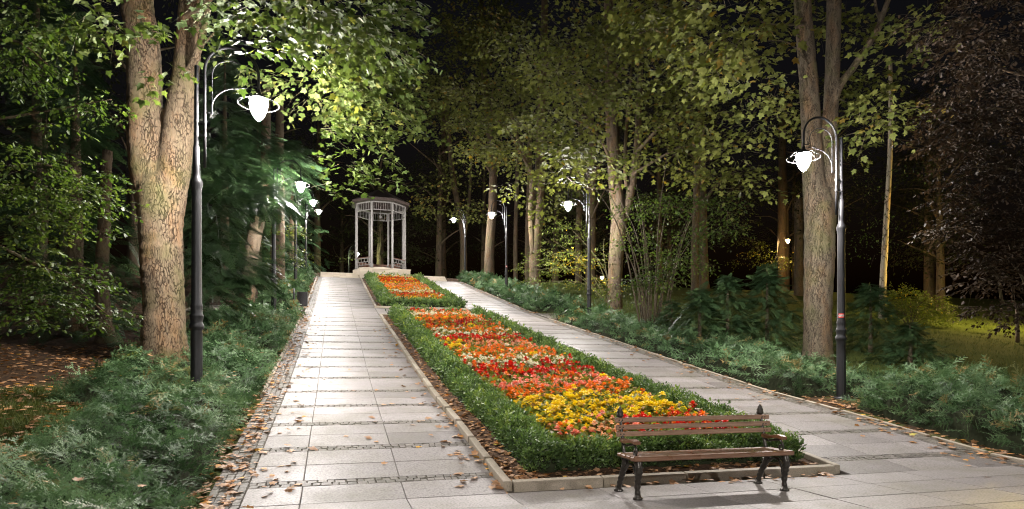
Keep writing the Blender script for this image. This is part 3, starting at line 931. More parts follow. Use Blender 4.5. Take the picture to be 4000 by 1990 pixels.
# ------------------------------------------------------------------ trees
def sprays(b, pts, dirs, size, k, tmpl, leaf, mat=0, twigmat=1, droop=.25, spread=.42, seed_rnd=None, upbias=1.0, twig=.004, jit=.35):
    """leafy twigs: pts (n,3) start, dirs (n,3) direction, size (n,) length; k leaves each"""
    n = len(pts)
    if n == 0: return
    dirs = norm(dirs)
    side = norm(np.cross(dirs, np.array([0, 0, 1.0])) + 1e-6)
    tt = np.linspace(.12, 1.0, k)
    T = np.repeat(tt[None], n, 0) + rng.normal(0, .04, (n, k))
    sgn = np.where(np.arange(k) % 2 == 0, 1, -1)[None] * rng.uniform(.3, 1.1, (n, k))
    sgn[:, -1] *= .2
    L = size[:, None]
    pos = pts[:, None, :] + dirs[:, None, :] * (T * L)[..., None] + side[:, None, :] * (sgn * L * spread * (1.05 - .6 * T))[..., None]
    pos[..., 2] -= droop * (T ** 2) * L + .25 * np.abs(sgn) * L * spread * rng.random((n, k))
    tip = dirs[:, None, :] * .6 + side[:, None, :] * (sgn * .9)[..., None] + rng.normal(0, jit, (n, k, 3))
    tip[..., 2] -= .35
    up = np.zeros((n, k, 3)); up[..., 2] = upbias
    up += rng.normal(0, jit, (n, k, 3))
    pos = pos.reshape(-1, 3)
    Mx = frames(tip.reshape(-1, 3), up.reshape(-1, 3))
    s = leaf * rng.uniform(.6, 1.2, len(pos))
    r = rng.random(len(pos)) if seed_rnd is None else np.clip(np.repeat(seed_rnd, k) + rng.normal(0, .2, len(pos)), 0, 1)
    keep = keepout(pos)
    b.inst(tmpl[0], tmpl[1], (Mx * s[:, None, None])[keep], pos[keep], mat, r[keep])
    if twig > 0:
        e = pts + dirs * size[:, None]; e[:, 2] -= droop * size
        m = pts + dirs * size[:, None] * .5; m[:, 2] -= droop * .25 * size
        kp = keepout(e) & keepout(m)
        pts, m, e, side = pts[kp], m[kp], e[kp], side[kp]
        u = np.array([0, 0, 1.0])
        v = np.stack([pts - side * twig, pts + side * twig, pts + u * twig, m - side * twig * .7, m + side * twig * .7, m + u * twig * .7, e], 1).reshape(-1, 3)
        nb = b.n
        q = np.arange(len(pts))[:, None, None] * 7
        quad = (np.array([[0, 1, 4, 3], [1, 2, 5, 4], [2, 0, 3, 5]])[None] + q).reshape(-1, 4)
        tri = (np.array([[3, 4, 6], [4, 5, 6], [5, 3, 6]])[None] + q).reshape(-1, 3)
        if len(pts):
            b.add(v, quad, twigmat); b.f.append((tri.astype(np.int32) + nb, twigmat))

GLOBES = []
for o in LAMPS:
    a = o.rotation_euler[2]
    GLOBES.append((o.location[0] + cos(a), o.location[1] + sin(a), o.location[2] + 5.22))
GLOBES = np.array(GLOBES)
def keepout(p):
    """leaves never grow through a lantern nor right across the sight line to one of the near lanterns"""
    ok = np.ones(len(p), bool)
    for i, g in enumerate(GLOBES[:8]):
        ok &= np.linalg.norm(p - g, axis=1) > (1.3 if i == 0 else 1.25)
        w = g - np.array([0, 0, CAMZ]); L = np.linalg.norm(w); w = w / L
        q = p - np.array([0, 0, CAMZ]); t = q @ w
        off = np.linalg.norm(q - t[:, None] * w, axis=1)
        ok &= ~((t < L) & (off < .026 * t + .03))
    return ok

def blob_points(c, r, n, shell=.55):
    d = norm(rng.normal(size=(n, 3)))
    q = d * (rng.random(n) ** (1 / 3.0) * (1 - shell) + shell * rng.random(n) ** .25)[:, None]
    return np.array(c) + q * np.array(r), d
def crown(name, blobs, tmpl, leaf, k, mats, parent, center=None, size=.55, droop=.25, spread=.42, twig=.004, origin=None):
    b = MB()
    o = np.zeros(3) if origin is None else np.array(origin)
    sub = []
    for c, r, n in blobs:
        if max(r) < 1.15: sub.append((c, r, n)); continue
        k = max(4, int(n / 24))
        pc, _ = blob_points(c, r, k, .35)
        for q in pc:
            f = rng.uniform(.28, .5)
            sub.append((q, (r[0] * f, r[1] * f, r[2] * f * .5), max(3, int(n / k * rng.uniform(.6, 1.4)))))
    for c, r, n in sub:
        p, d = blob_points(c, r, n)
        dd = d * np.array([1, 1, .25]) + rng.normal(0, .35, d.shape) * np.array([1, 1, .3])
        if center is not None:
            cc = np.array(center); hv = (np.array(c) - cc) * np.array([1, 1, .1]); dd = dd + .7 * norm(hv)
        sz = size * rng.uniform(.6, 1.3, n)
        base = np.clip(.45 + .18 * np.sin(p[:, 0] * 1.7 + p[:, 2] * 2.1) + rng.normal(0, .12, n) + rng.normal(0, .16), 0, 1)
        sprays(b, p - dd * 0, dd, sz, k, tmpl, leaf, droop=droop, spread=spread, seed_rnd=base, twig=twig)
    for i in range(len(b.v)): b.v[i] = b.v[i] - o.astype(np.float32)
    return b.build(name, mats, parent)

def trunk_mesh(b, paths, origin, seg=22, rings=40, wob=.02, flare=True, mat=0):
    """paths: list of (points, radii); points absolute"""
    for i, (pts, rad) in enumerate(paths):
        pts = np.array(pts, float) - np.array(origin)
        n = rings if len(pts) > 2 else max(8, rings // 2)
        p = smooth_path(pts, n)
        r = np.interp(np.linspace(0, 1, n), np.linspace(0, 1, len(rad)), rad)
        if flare and i == 0:
            h = np.linspace(0, 1, n) * np.linalg.norm(np.diff(pts, axis=0), axis=1).sum()
            r = r * (1 + .35 * np.exp(-h / .22))
        p = p + rng.normal(0, 1, p.shape) * r[:, None] * .02
        n0 = b.n
        b.tube(p, r, seg, mat, wob=wob if r[0] > .08 else 0)
    return b

def limb(b, a, c, r0, r1, origin, sag=.0, n=12, seg=8, mat=0):
    a = np.array(a, float); c = np.array(c, float)
    m = (a + c) / 2 + np.array([0, 0, sag]) + rng.normal(0, .06, 3) * np.linalg.norm(c - a)
    p = smooth_path([a - origin, m - origin, c - origin], n)
    b.tube(p, np.linspace(r0, r1, n), seg, mat)

def fuse(o, vox):
    m = o.modifiers.new('fuse', 'REMESH'); m.mode = 'VOXEL'; m.voxel_size = vox; m.use_smooth_shade = True
    k = o.modifiers.new('relax', 'SMOOTH'); k.factor = .5; k.iterations = 3
    return o
def ground_at(x, y): return float(zt(x, y))

# ---- T1 the big forked maple at left
def tree_left():
    x, y = -3.55, 15.0
    z = ground_at(x, y)
    O = np.array([x, y, z])
    t = thing('maple_tree', O, 'huge forked maple with pale flaking bark beside the nearest left lamp', 'tree')
    d = 13.5
    b = MB()
    base = [P(412, 925, d), P(413, 780, d), P(405, 600, d), P(402, 480, d), P(398, 430, d)]
    base[0][2] = z - .15
    fork_l = [P(404, 660, d), P(388, 530, d), P(372, 420, d), P(365, 300, d), P(362, 150, d), P(345, 0, d), P(330, -200, d)]
    fork_r = [P(408, 660, d), P(422, 530, d), P(437, 420, d + .05), P(452, 300, d + .1), P(468, 180, d + .1), P(478, 40, d + .2), P(490, -200, d + .3)]
    trunk_mesh(b, [(base, [.47, .40, .42, .44, .16]), (fork_l, [.22, .34, .36, .345, .33, .31, .28]), (fork_r, [.22, .32, .34, .31, .26, .24, .22])], O, 40, 70, .008)
    RB = MB()
    # mossy surface roots
    for a, L in ((pi + .5, 1.5), (pi - .5, .8), (-1.3, .8)):
        e = np.array([x + L * cos(a), y + L * sin(a), 0]); e[2] = ground_at(e[0], e[1]) - .06
        m = np.array([x + .55 * L * cos(a), y + .55 * L * sin(a), 0]); m[2] = ground_at(m[0], m[1]) + .1
        trunk_mesh(RB, [([np.array([x + .25 * cos(a), y + .25 * sin(a), z + .4]), m, e], [.16, .13, .03])], O, 12, 14, .03, False)
    limb(b, P(470, 190, d), P(505, 110, d - .4), .09, .08, O)
    limb(b, P(505, 110, d - .4), P(525, -60, d - .8), .08, .06, O)
    limb(b, P(505, 120, d - .4), P(640, 60, 12), .035, .025, O, .1)
    limb(b, P(640, 60, 12), P(800, 160, 11.6), .025, .012, O, .1)
    limb(b, P(470, 40, d), P(760, -40, 10.5), .07, .03, O, .3)
    limb(b, P(760, -40, 10.5), P(1000, 120, 11.8), .03, .01, O, .2)
    limb(b, P(800, 160, 11.6), P(900, 330, 12), .012, .006, O, .1)
    limb(b, P(480, 0, d), P(700, -120, 9), .05, .02, O, .3)
    limb(b, P(340, -100, d), P(300, 50, 9.4), .04, .008, O, .4)
    fuse(b.build('trunk', M['bark1'], t, True), .035)
    RB.build('root', M['mossroot'], t, True)
    bl = []
    for u, v, dd, r, n in [(700, -20, 9.6, (.9, .7, .4), 46), (830, 30, 9.2, (.8, .7, .4), 55), (920, 70, 9.6, (.6, .6, .45), 45), (760, 110, 11, (1.1, .8, .5), 75),
                           (880, 150, 11.4, (.9, .8, .55), 75), (940, 230, 12.2, (.7, .7, .5), 60), (820, 220, 12.6, (1.1, .7, .4), 60), (660, 50, 11.0, (.7, .6, .35), 36),
                           (620, 150, 12.6, (.7, .5, .25), 8), (1000, 90, 10.6, (.4, .5, .5), 30), (980, 310, 12.4, (.35, .4, .4), 14), (1020, 250, 13, (.35, .4, .35), 12),
                           (830, 290, 11.6, (.55, .5, .3), 30), (790, 350, 11.4, (.32, .3, .3), 16), (850, 390, 11.8, (.35, .3, .3), 12), (930, 390, 12.2, (.3, .3, .22), 8),
                           (770, 430, 11.5, (.22, .2, .12), 6), (860, 480, 11.9, (.14, .2, .1), 3), (780, 475, 11.0, (.2, .2, .06), 4), (960, 450, 12.2, (.2, .2, .08), 6), (1035, 350, 12.6, (.25, .3, .15), 8),
                           (450, -20, 9.4, (.55, .5, .15), 9), (330, 40, 9.4, (.4, .4, .2), 8), (230, 10, 9.0, (.5, .5, .22), 14), (570, 0, 9.8, (.45, .5, .2), 11), (470, 110, 9.6, (.3, .3, .12), 5),
                           (410, 165, 9.4, (.12, .15, .06), 3), (560, 160, 10, (.22, .2, .07), 5), (660, 120, 9.6, (.5, .4, .12), 7), (180, 100, 9.2, (.2, .2, .15), 6)]:
        bl.append((P(u, v, dd), r, n))
    crown('crown', [(c, r, int(n * .85) + 1) for c, r, n in bl], MAPLE, .122, 10, [M['maple'], M['greentwig']], t, None, .5, .35, .36, .004, O)
M['mossroot'] = flat_mat('mossy root', (.06, .075, .014), .95, spec=.1, noise=.6, nscale=12, bump=1.0)
tree_left()

# ---- T2 forked maple at right
def tree_right():
    x, y = 13.45, 15.6
    z = ground_at(x, y); O = np.array([x, y, z]); d = 18.6
    t = thing('maple_tree', O, 'forked maple with grey brown bark directly behind the nearest right lamp', 'tree')
    b = MB()
    base = [P(2057, 925, d), P(2057, 800, d), P(2061, 640, d), P(2062, 520, d), P(2058, 440, d)]
    base[0][2] = z - .15
    fl = [P(2060, 700, d), P(2052, 570, d), P(2046, 440, d), P(2040, 300, d), P(2030, 150, d), P(2018, 0, d), P(2008, -200, d)]
    fr = [P(2066, 700, d), P(2078, 570, d), P(2090, 430, d), P(2088, 330, d), P(2094, 180, d), P(2098, 0, d), P(2100, -200, d)]
    lb = [P(2092, 300, d), P(2108, 225, d - .2), P(2150, 165, d - .4), P(2205, 80, d - .6), P(2220, 40, d - .7), P(2255, -60, d - .8)]
    trunk_mesh(b, [(base, [.42, .38, .42, .40, .16]), (fl, [.2, .31, .30, .275, .25, .235, .2]), (fr, [.18, .26, .25, .21, .205, .2, .16]), (lb, [.12, .115, .10, .09, .08, .06])], O, 32, 60, .012)
    trunk_mesh(b, [([P(2213, 50, d - .6), P(2202, 10, d - .6), P(2195, -60, d - .6)], [.05, .045, .04])], O, 10, 12, 0, False)
    limb(b, P(2030, 60, d), P(1850, 30, 14.5), .05, .02, O, .4); limb(b, P(2035, 160, d), P(1780, 140, 15), .04, .012, O, .3)
    limb(b, P(2090, 240, d), P(2250, 300, 17), .03, .01, O, .1); limb(b, P(2045, 250, d), P(1900, 340, 18), .03, .01, O, .2)
    fuse(b.build('trunk', M['bark2'], t, True), .035)
    bl = []
    for u, v, dd, r, n in [(1720, 40, 14.5, (1.3, 1, .5), 85), (1830, 60, 14, (1.1, 1, .5), 85), (1890, 110, 15, (.7, .8, .5), 55), (1780, 150, 15, (1.0, .9, .4), 60), (1870, 210, 16, (.8, .8, .4), 45),
                           (1660, 10, 15, (1, .8, .4), 50), (2150, 70, 20.5, (.7, .7, .5), 40), (2200, 200, 20.3, (.9, .7, .5), 50), (2260, 110, 16, (.8, .7, .35), 30), (2150, 230, 20.6, (.6, .6, .4), 25), (2240, 260, 16.5, (.8, .6, .25), 28),
                           (2180, 320, 16.2, (.9, .5, .18), 24), (2270, 295, 16, (.5, .4, .15), 14), (2160, 370, 19.6, (.35, .3, .2), 9), (1950, 250, 20.6, (.6, .5, .4), 28), (1900, 300, 18.5, (.9, .6, .4), 36), (1985, 330, 20, (.3, .3, .3), 10),
                           (1850, 380, 19, (.9, .6, .3), 30), (1900, 480, 20, (.8, .6, .4), 26), (1780, 280, 19, (.9, .8, .5), 40), (2060, 60, 21, (1.0, .5, 1.2), 50), (2070, 250, 21, (.8, .5, 1.1), 36), (2330, 50, 15.5, (.5, .5, .25), 16)]:
        bl.append((P(u, v, dd), r, n))
    crown('crown', bl, MAPLE, .17, 9, [M['maple_far'], M['twig']], t, None, .6, .2, .38, .005, O)
tree_right()

# ---- maples farther along the right walk
def maple(u, vbase, d, r0, lean, forks, blobs, limbs_, label, leaf, k, tmpl, size, bark='bark3', mats=None):
    q = P(u, vbase, d); z = ground_at(q[0], q[1]); O = np.array([q[0], q[1], z])
    t = thing('maple_tree', O, label, 'tree', 'maples along the right walk')
    b = MB()
    for i, (pts, rad) in enumerate(forks):
        pp = [P(a, c, d + e) for a, c, e in pts]
        if i == 0: pp[0] = O - np.array([0, 0, .15])
        trunk_mesh(b, [(pp, rad)], O, 18, 40, .015, i == 0)
    for a, c, r in limbs_:
        limb(b, P(*a), P(*c), r, r * .3, O, .3)
    b.build('trunk', M[bark], t, True)
    crown('crown', [(P(a, c, e), r, int(n * 1.35)) for a, c, e, r, n in blobs], tmpl, leaf, k, mats or [M['maple_far'], M['twig']], t, None, size, .2, .4, .006, O)
    return t
maple(1548, 805, 30.5, .4, 0, [
    ([(1548, 805, 0), (1547, 700, 0), (1550, 640, 0), (1556, 560, 0), (1548, 460, 0), (1540, 300, 0), (1535, 100, 0), (1530, -100, 0)], [.36, .35, .35, .37, .33, .31, .28, .22]),
    ([(1556, 590, 0), (1575, 530, 0), (1590, 460, 0), (1602, 380, 0), (1608, 250, 0), (1615, 60, 0)], [.22, .22, .2, .17, .14, .1]),
    ([(1575, 470, -.2), (1572, 380, -.3), (1582, 250, -.4), (1590, 150, -.5)], [.09, .08, .07, .04])],
    [(1480, 60, 26, (3.2, 2.5, 1.6), 230), (1620, 60, 25, (2.6, 2, 1.5), 190), (1380, 160, 26, (2.2, 2, 1.4), 150), (1500, 200, 25, (2.3, 1.6, 1.2), 170), (1640, 180, 25, (1.8, 1.6, 1.2), 120), (1730, 120, 25, (1.6, 1.6, 1.3), 100),
     (1420, 290, 25.5, (1.8, 1.5, 1.1), 120), (1700, 270, 26, (1.7, 1.4, 1.0), 100), (1440, 370, 25, (1.3, 1.2, .8), 75), (1520, 300, 28, (1.0, 1.2, 1.0), 50), (1650, 310, 27, (1.2, 1, .7), 50), (1760, 350, 25, (1.6, 1.2, .6), 75),
     (1430, 440, 24.5, (1.0, .9, .5), 36), (1600, 420, 27, (1.2, .8, .5), 34), (1800, 430, 24, (1.2, 1, .5), 46), (1700, 440, 26, (1.2, 1, .45), 36), (1500, 410, 26, (.9, .8, .5), 28), (1395, 505, 24, (.5, .5, .2), 10), (1370, 545, 24, (.3, .3, .12), 4)],
    [((1548, 440, 30.5), (1440, 300, 26), .09), ((1540, 300, 30.5), (1400, 150, 26.5), .1), ((1604, 380, 30.5), (1720, 280, 27), .09), ((1590, 440, 30.5), (1760, 360, 25.5), .07), ((1538, 200, 30.5), (1660, 60, 26), .1), ((1552, 480, 30.5), (1420, 440, 25), .05)],
    'forked maple between the second right lamp and the many-stemmed shrub', .2, 8, MAPLE2, .85)
maple(1345, 757, 43.7, .4, 0, [
    ([(1345, 757, 0), (1346, 650, 0), (1352, 560, 0), (1358, 450, 0), (1360, 330, 0), (1368, 100, 0), (1370, -50, 0)], [.42, .38, .38, .36, .3, .25, .2]),
    ([(1340, 640, -.2), (1335, 540, -.3), (1336, 440, -.4), (1300, 340, -.5), (1285, 280, -.6)], [.18, .2, .17, .12, .07])],
    [(1310, 120, 40, (3.6, 3, 2.5), 200), (1260, 220, 40, (3, 2.5, 2.0), 170), (1350, 260, 39, (2.8, 2.2, 2.0), 150), (1250, 330, 39, (2.4, 2, 1.3), 100), (1330, 380, 39, (2.4, 2, 1.2), 90), (1210, 380, 40, (1.6, 1.4, .8), 40), (1400, 460, 39, (1.4, 1.2, .6), 36), (1300, 480, 40, (1.2, 1, .6), 24), (1370, 520, 39, (1.2, 1, .5), 24)],
    [((1340, 440, 43.3), (1250, 300, 40), .12), ((1358, 420, 43.7), (1400, 440, 39), .07), ((1360, 300, 43.7), (1310, 120, 40), .14)],
    'maple with twin stems on the lawn edge between the second and third right lamps', .24, 7, MAPLE2, 1.1)
maple(1231, 708, 56.9, .4, 0, [
    ([(1230, 712, 0), (1232, 620, 0), (1240, 500, 0), (1238, 400, 0), (1228, 300, 0), (1215, 150, 0), (1210, 0, 0)], [.5, .42, .38, .34, .3, .26, .2])],
    [(1150, 100, 52, (4.5, 3, 3), 190), (1190, 200, 51, (4, 3, 2.5), 170), (1110, 230, 52, (3, 2.5, 1.6), 90), (1220, 300, 50, (3, 2, 1.4), 100), (1240, 400, 50, (2.2, 2, 1.2), 60), (1200, 40, 52, (4, 3, 2), 130)],
    [((1238, 440, 56.9), (1180, 330, 53), .1), ((1232, 420, 56.9), (1110, 300, 53), .12), ((1236, 340, 56.9), (1250, 180, 52), .12)],
    'straight maple just right of the third right lamp pole light', .26, 7, MAPLE2, 1.3)
maple(1165, 690, 68, .4, 0, [
    ([(1163, 692, 0), (1166, 620, 0), (1160, 560, 0), (1140, 450, 0), (1128, 330, 0), (1120, 200, 0)], [.42, .36, .33, .3, .26, .2]),
    ([(1168, 600, 0), (1180, 500, 0), (1186, 400, 0)], [.2, .17, .12])],
    [(1110, 330, 63, (4, 3, 2.4), 110), (1120, 440, 62, (3, 2.4, 1.5), 80), (1100, 520, 62, (2.6, 2, 1), 60), (1160, 530, 62, (2.2, 2, .8), 44), (1060, 250, 64, (3, 3, 3), 80)],
    [((1145, 470, 68), (1090, 400, 64), .12), ((1150, 520, 68), (1090, 500, 63), .1)],
    'slim leaning maple behind the farthest right lamp', .28, 7, MAPLE2, 1.4)

# ---- spruce / fir
def fir_layers(b, base, height, radius, n, size, z0=.0, mat=0, origin=None, droop=.5, sector=None, keep=True):
    """drooping fir boughs around a stem"""
    o = np.zeros(3) if origin is None else origin
    h = z0 + (1 - z0) * rng.random(n) ** 1.25
    a = rng.random(n) * 2 * pi if sector is None else rng.uniform(sector[0], sector[1], n)
    R = radius * (1.02 - h) * rng.uniform(.55, 1.05, n)
    t = rng.uniform(.25, 1.0, n)
    out = np.stack([np.cos(a), np.sin(a), np.zeros(n)], 1)
    p = np.array(base) + out * (R * t)[:, None]
    p[:, 2] += h * height - droop * R * t * .5
    tip = out + rng.normal(0, .35, (n, 3)); tip[:, 2] -= droop * .7
    up = np.array([0, 0, 1.0]) + rng.normal(0, .3, (n, 3))
    Mx = frames(tip, up) * (size * rng.uniform(.6, 1.2, n))[:, None, None]
    kp = keepout(p)
    b.inst(FIR[0], FIR[1], Mx[kp], (p - o)[kp], mat, np.clip(.45 + rng.normal(0, .22, n), 0, 1)[kp])

def fir_tree(name, x, y, h, r, n, size, label, z0=.1, tr=.25, trunkpts=None, cat='tree', group=None, droop=.5, trad=None):
    z = ground_at(x, y); O = np.array([x, y, z])
    t = thing(name, O, label, cat, group)
    b = MB()
    if trunkpts is None: trunk_mesh(b, [([O - [0, 0, .1], O + [0, 0, h * .5], O + [0, 0, h * .97]], [tr, tr * .6, .02])], O, 12, 20, .015)
    else: trunk_mesh(b, [(trunkpts, trad)], O, 22, 36, .02)
    b.build('trunk', M['bark3'], t, True)
    b = MB(); fir_layers(b, O, h, r, n, size, z0, 0, O, droop)
    b.build('crown', M['fir'], t)
    return t, O

# old spruce with a leaning trunk left of the second left lamp
d = 27.0
q = P(618, 815, d); zq = ground_at(q[0], q[1])
tp = [np.array([q[0], q[1], zq - .2]), P(622, 740, d), P(632, 640, d), P(648, 560, d), P(662, 500, d), P(668, 400, d), P(670, 200, d)]
t7 = thing('spruce_tree', (q[0], q[1], zq), 'old spruce with a leaning trunk and low hanging boughs left of the second left lamp', 'tree')
O7 = np.array([q[0], q[1], zq])
b = MB(); trunk_mesh(b, [(tp, [.40, .33, .30, .29, .26, .2, .15])], O7, 24, 40, .03); b.build('trunk', M['bark3'], t7, True)
b = MB()
def bough_blob(b, c, r, n, size, O, out=None, droop=.5, mat=0):
    p, dd = blob_points(c, r, n, .3)
    tip = dd * np.array([1, 1, .2]) + rng.normal(0, .3, dd.shape)
    if out is not None: tip = tip + np.array(out)
    tip[:, 2] -= droop
    Mx = frames(tip, np.array([0, 0, 1.0]) + rng.normal(0, .3, dd.shape)) * (size * rng.uniform(.6, 1.25, n))[:, None, None]
    kp = keepout(p)
    b.inst(FIR[0], FIR[1], Mx[kp], (p - O)[kp], mat, np.clip(.45 + rng.normal(0, .22, n), 0, 1)[kp])
for u, v, dd, r, n, s in [(560, 440, 24, (2.2, 1.5, .8), 220, .8), (640, 480, 23, (1.8, 1.3, .6), 190, .75), (700, 490, 23, (1.0, 1, .4), 80, .7), (540, 560, 22, (1.0, 1.2, 1.4), 190, .7), (560, 660, 20, (1.2, 1.0, .7), 190, .65),
                          (620, 690, 20, (.7, .9, .35), 90, .6), (540, 760, 19, (.8, .9, .6), 130, .6), (600, 380, 25, (2.5, 1.6, .8), 190, .9), (700, 420, 26, (1.5, 1.5, .9), 110, .9), (520, 320, 26, (2.2, 2, 1.2), 130, .9), (690, 520, 23.5, (.55, .6, .3), 36, .6), (530, 840, 18, (.5, .7, .4), 60, .55)]:
    bough_blob(b, P(u, v, dd), r, n, s, O7, (.5, -.5, 0))
b.build('crown', M['fir'], t7)

# two more trunks beside the left walk
def plain_trunk(name, pts, rad, label, bark='bark3', blobs=(), tmpl=DIAM, leaf=.2, k=8, mats=None, size=1.0, d=None, cat='tree', group=None):
    p0 = pts[0]; z = ground_at(p0[0], p0[1]); O = np.array([p0[0], p0[1], z])
    pts = [np.array(p) for p in pts]; pts[0] = O - np.array([0, 0, .15])
    t = thing(name, O, label, cat, group)
    b = MB(); trunk_mesh(b, [(pts, rad)], O, 18, 36, .02); b.build('trunk', M[bark], t, True)
    if len(blobs): crown('crown', blobs, tmpl, leaf, k, mats or [M['maple_far'], M['twig']], t, None, size, .25, .4, .005, O)
    return t
d = 37.6
plain_trunk('spruce_tree', [P(697, 750, d), P(698, 650, d), P(700, 540, d), P(702, 450, d), P(704, 250, d)], [.46, .42, .36, .3, .2],
            'straight dark trunk directly behind the second left lamp', 'bark3',
            [(P(650, 640, 31), (.9, 1, 1.0), 40), (P(660, 590, 32), (.9, 1, .6), 24), (P(745, 640, 34), (.6, .8, .35), 22), (P(760, 655, 34), (.4, .5, .2), 14), (P(735, 600, 38), (1.2, 1, .7), 36), (P(670, 700, 32), (.7, .8, .5), 24)], DIAM, .13, 10, [M['shrubleaf'], M['greentwig']], .6)
b = MB()
t9, O9 = fir_tree('spruce_tree', -5.2, 47.5, 11.5, 4.6, 850, 1.0, 'bushy spruce beside the farthest left lamps', .06, .3)
fir_tree('spruce_tree', -3.6, 58.0, 12, 4.2, 600, 1.1, 'dark spruce rising left behind the gazebo steps', .05, .3)
for (x, y, h, r, n, s, lab) in [(-7.2, 21.0, 9, 3.2, 700, .75, 'dark spruce with low boughs behind the huge forked maple'),
                                (-10.5, 27, 15, 4.5, 650, 1.0, 'tall black-green spruce standing far left behind the hornbeam'),
                                (-5.4, 35, 13, 3.8, 600, .95, 'dark spruce deep behind the leaning spruce at left'),
                                (-13, 20, 13, 4.5, 600, 1.0, 'broad dark spruce at the far left edge behind the leaf-covered ground')]:
    fir_tree('spruce_tree', x, y, h, r, n, s, lab, .04 if y < 30 else .1, .25)

# dark trunk on the leaf-covered ground at far left
d = 17.5
plain_trunk('hornbeam_tree', [P(268, 885, d), P(262, 800, d), P(255, 700, d), P(262, 560, d), P(270, 380, d)], [.26, .2, .17, .16, .12], 'small dark trunk on leaf-covered ground left of the huge maple', 'bark3')

# hornbeam at the left edge, its twigs hanging into the light
def hornbeam():
    x, y = -6.4, 8.2
    z = ground_at(x, y); O = np.array([x, y, z])
    t = thing('hornbeam_tree', O, 'leafy hornbeam with small bright leaves hanging in along the left edge', 'tree')
    b = MB()
    trunk_mesh(b, [([O - [0, 0, .1], O + [.1, .3, 2.4], O + [.3, .6, 5], O + [.2, .8, 8]], [.16, .13, .1, .05])], O, 14, 24, .02)
    for a, c, r in [((40, 560, 9.4), (270, 600, 9.2), .025), ((0, 300, 9.4), (280, 250, 9.6), .022), ((0, 620, 9), (280, 800, 9.3), .022), ((20, 420, 9.2), (250, 480, 9.3), .02), ((0, 100, 9), (150, 190, 8.8), .02), ((30, 700, 9), (180, 700, 8.6), .018)]:
        limb(b, P(*a), P(*c), r, .005, O, .2)
    b.build('trunk', M['bark3'], t, True)
    bl = []
    for u, v, dd, r, n in [(60, 110, 8.5, (.6, .5, .35), 75), (110, 60, 8.8, (.5, .5, .3), 50), (40, 170, 8.6, (.4, .4, .25), 36), (210, 230, 9.6, (.35, .4, .22), 20), (250, 280, 9.6, (.35, .3, .18), 20), (150, 260, 9.6, (.3, .3, .12), 10), (150, 320, 9.4, (.25, .3, .12), 8),
                           (220, 440, 9.2, (.4, .4, .2), 40), (250, 500, 9.0, (.35, .35, .22), 40), (190, 500, 9.1, (.4, .4, .25), 42), (230, 560, 9.0, (.35, .3, .15), 24), (60, 420, 8.8, (.5, .5, .35), 60), (40, 520, 8.6, (.5, .5, .35), 60), (110, 470, 9.2, (.4, .4, .3), 40),
                           (60, 640, 8.6, (.5, .5, .35), 60), (110, 580, 9, (.4, .4, .25), 34), (150, 690, 8.8, (.5, .4, .2), 46), (90, 740, 8.6, (.5, .4, .25), 46), (200, 720, 9, (.45, .4, .16), 36), (240, 780, 9.2, (.35, .35, .14), 26), (150, 790, 8.9, (.45, .4, .2), 34), (40, 800, 8.8, (.4, .4, .2), 30), (270, 820, 9.3, (.2, .2, .07), 8), (20, 340, 8.8, (.3, .3, .3), 16)]:
        bl.append((P(u, v, dd), np.array(r) * .82, int(n * .62)))
    crown('crown', bl, OVAL, .075, 12, [M['beech'], M['twig']], t, None, .34, .25, .3, .0025, O)
hornbeam()

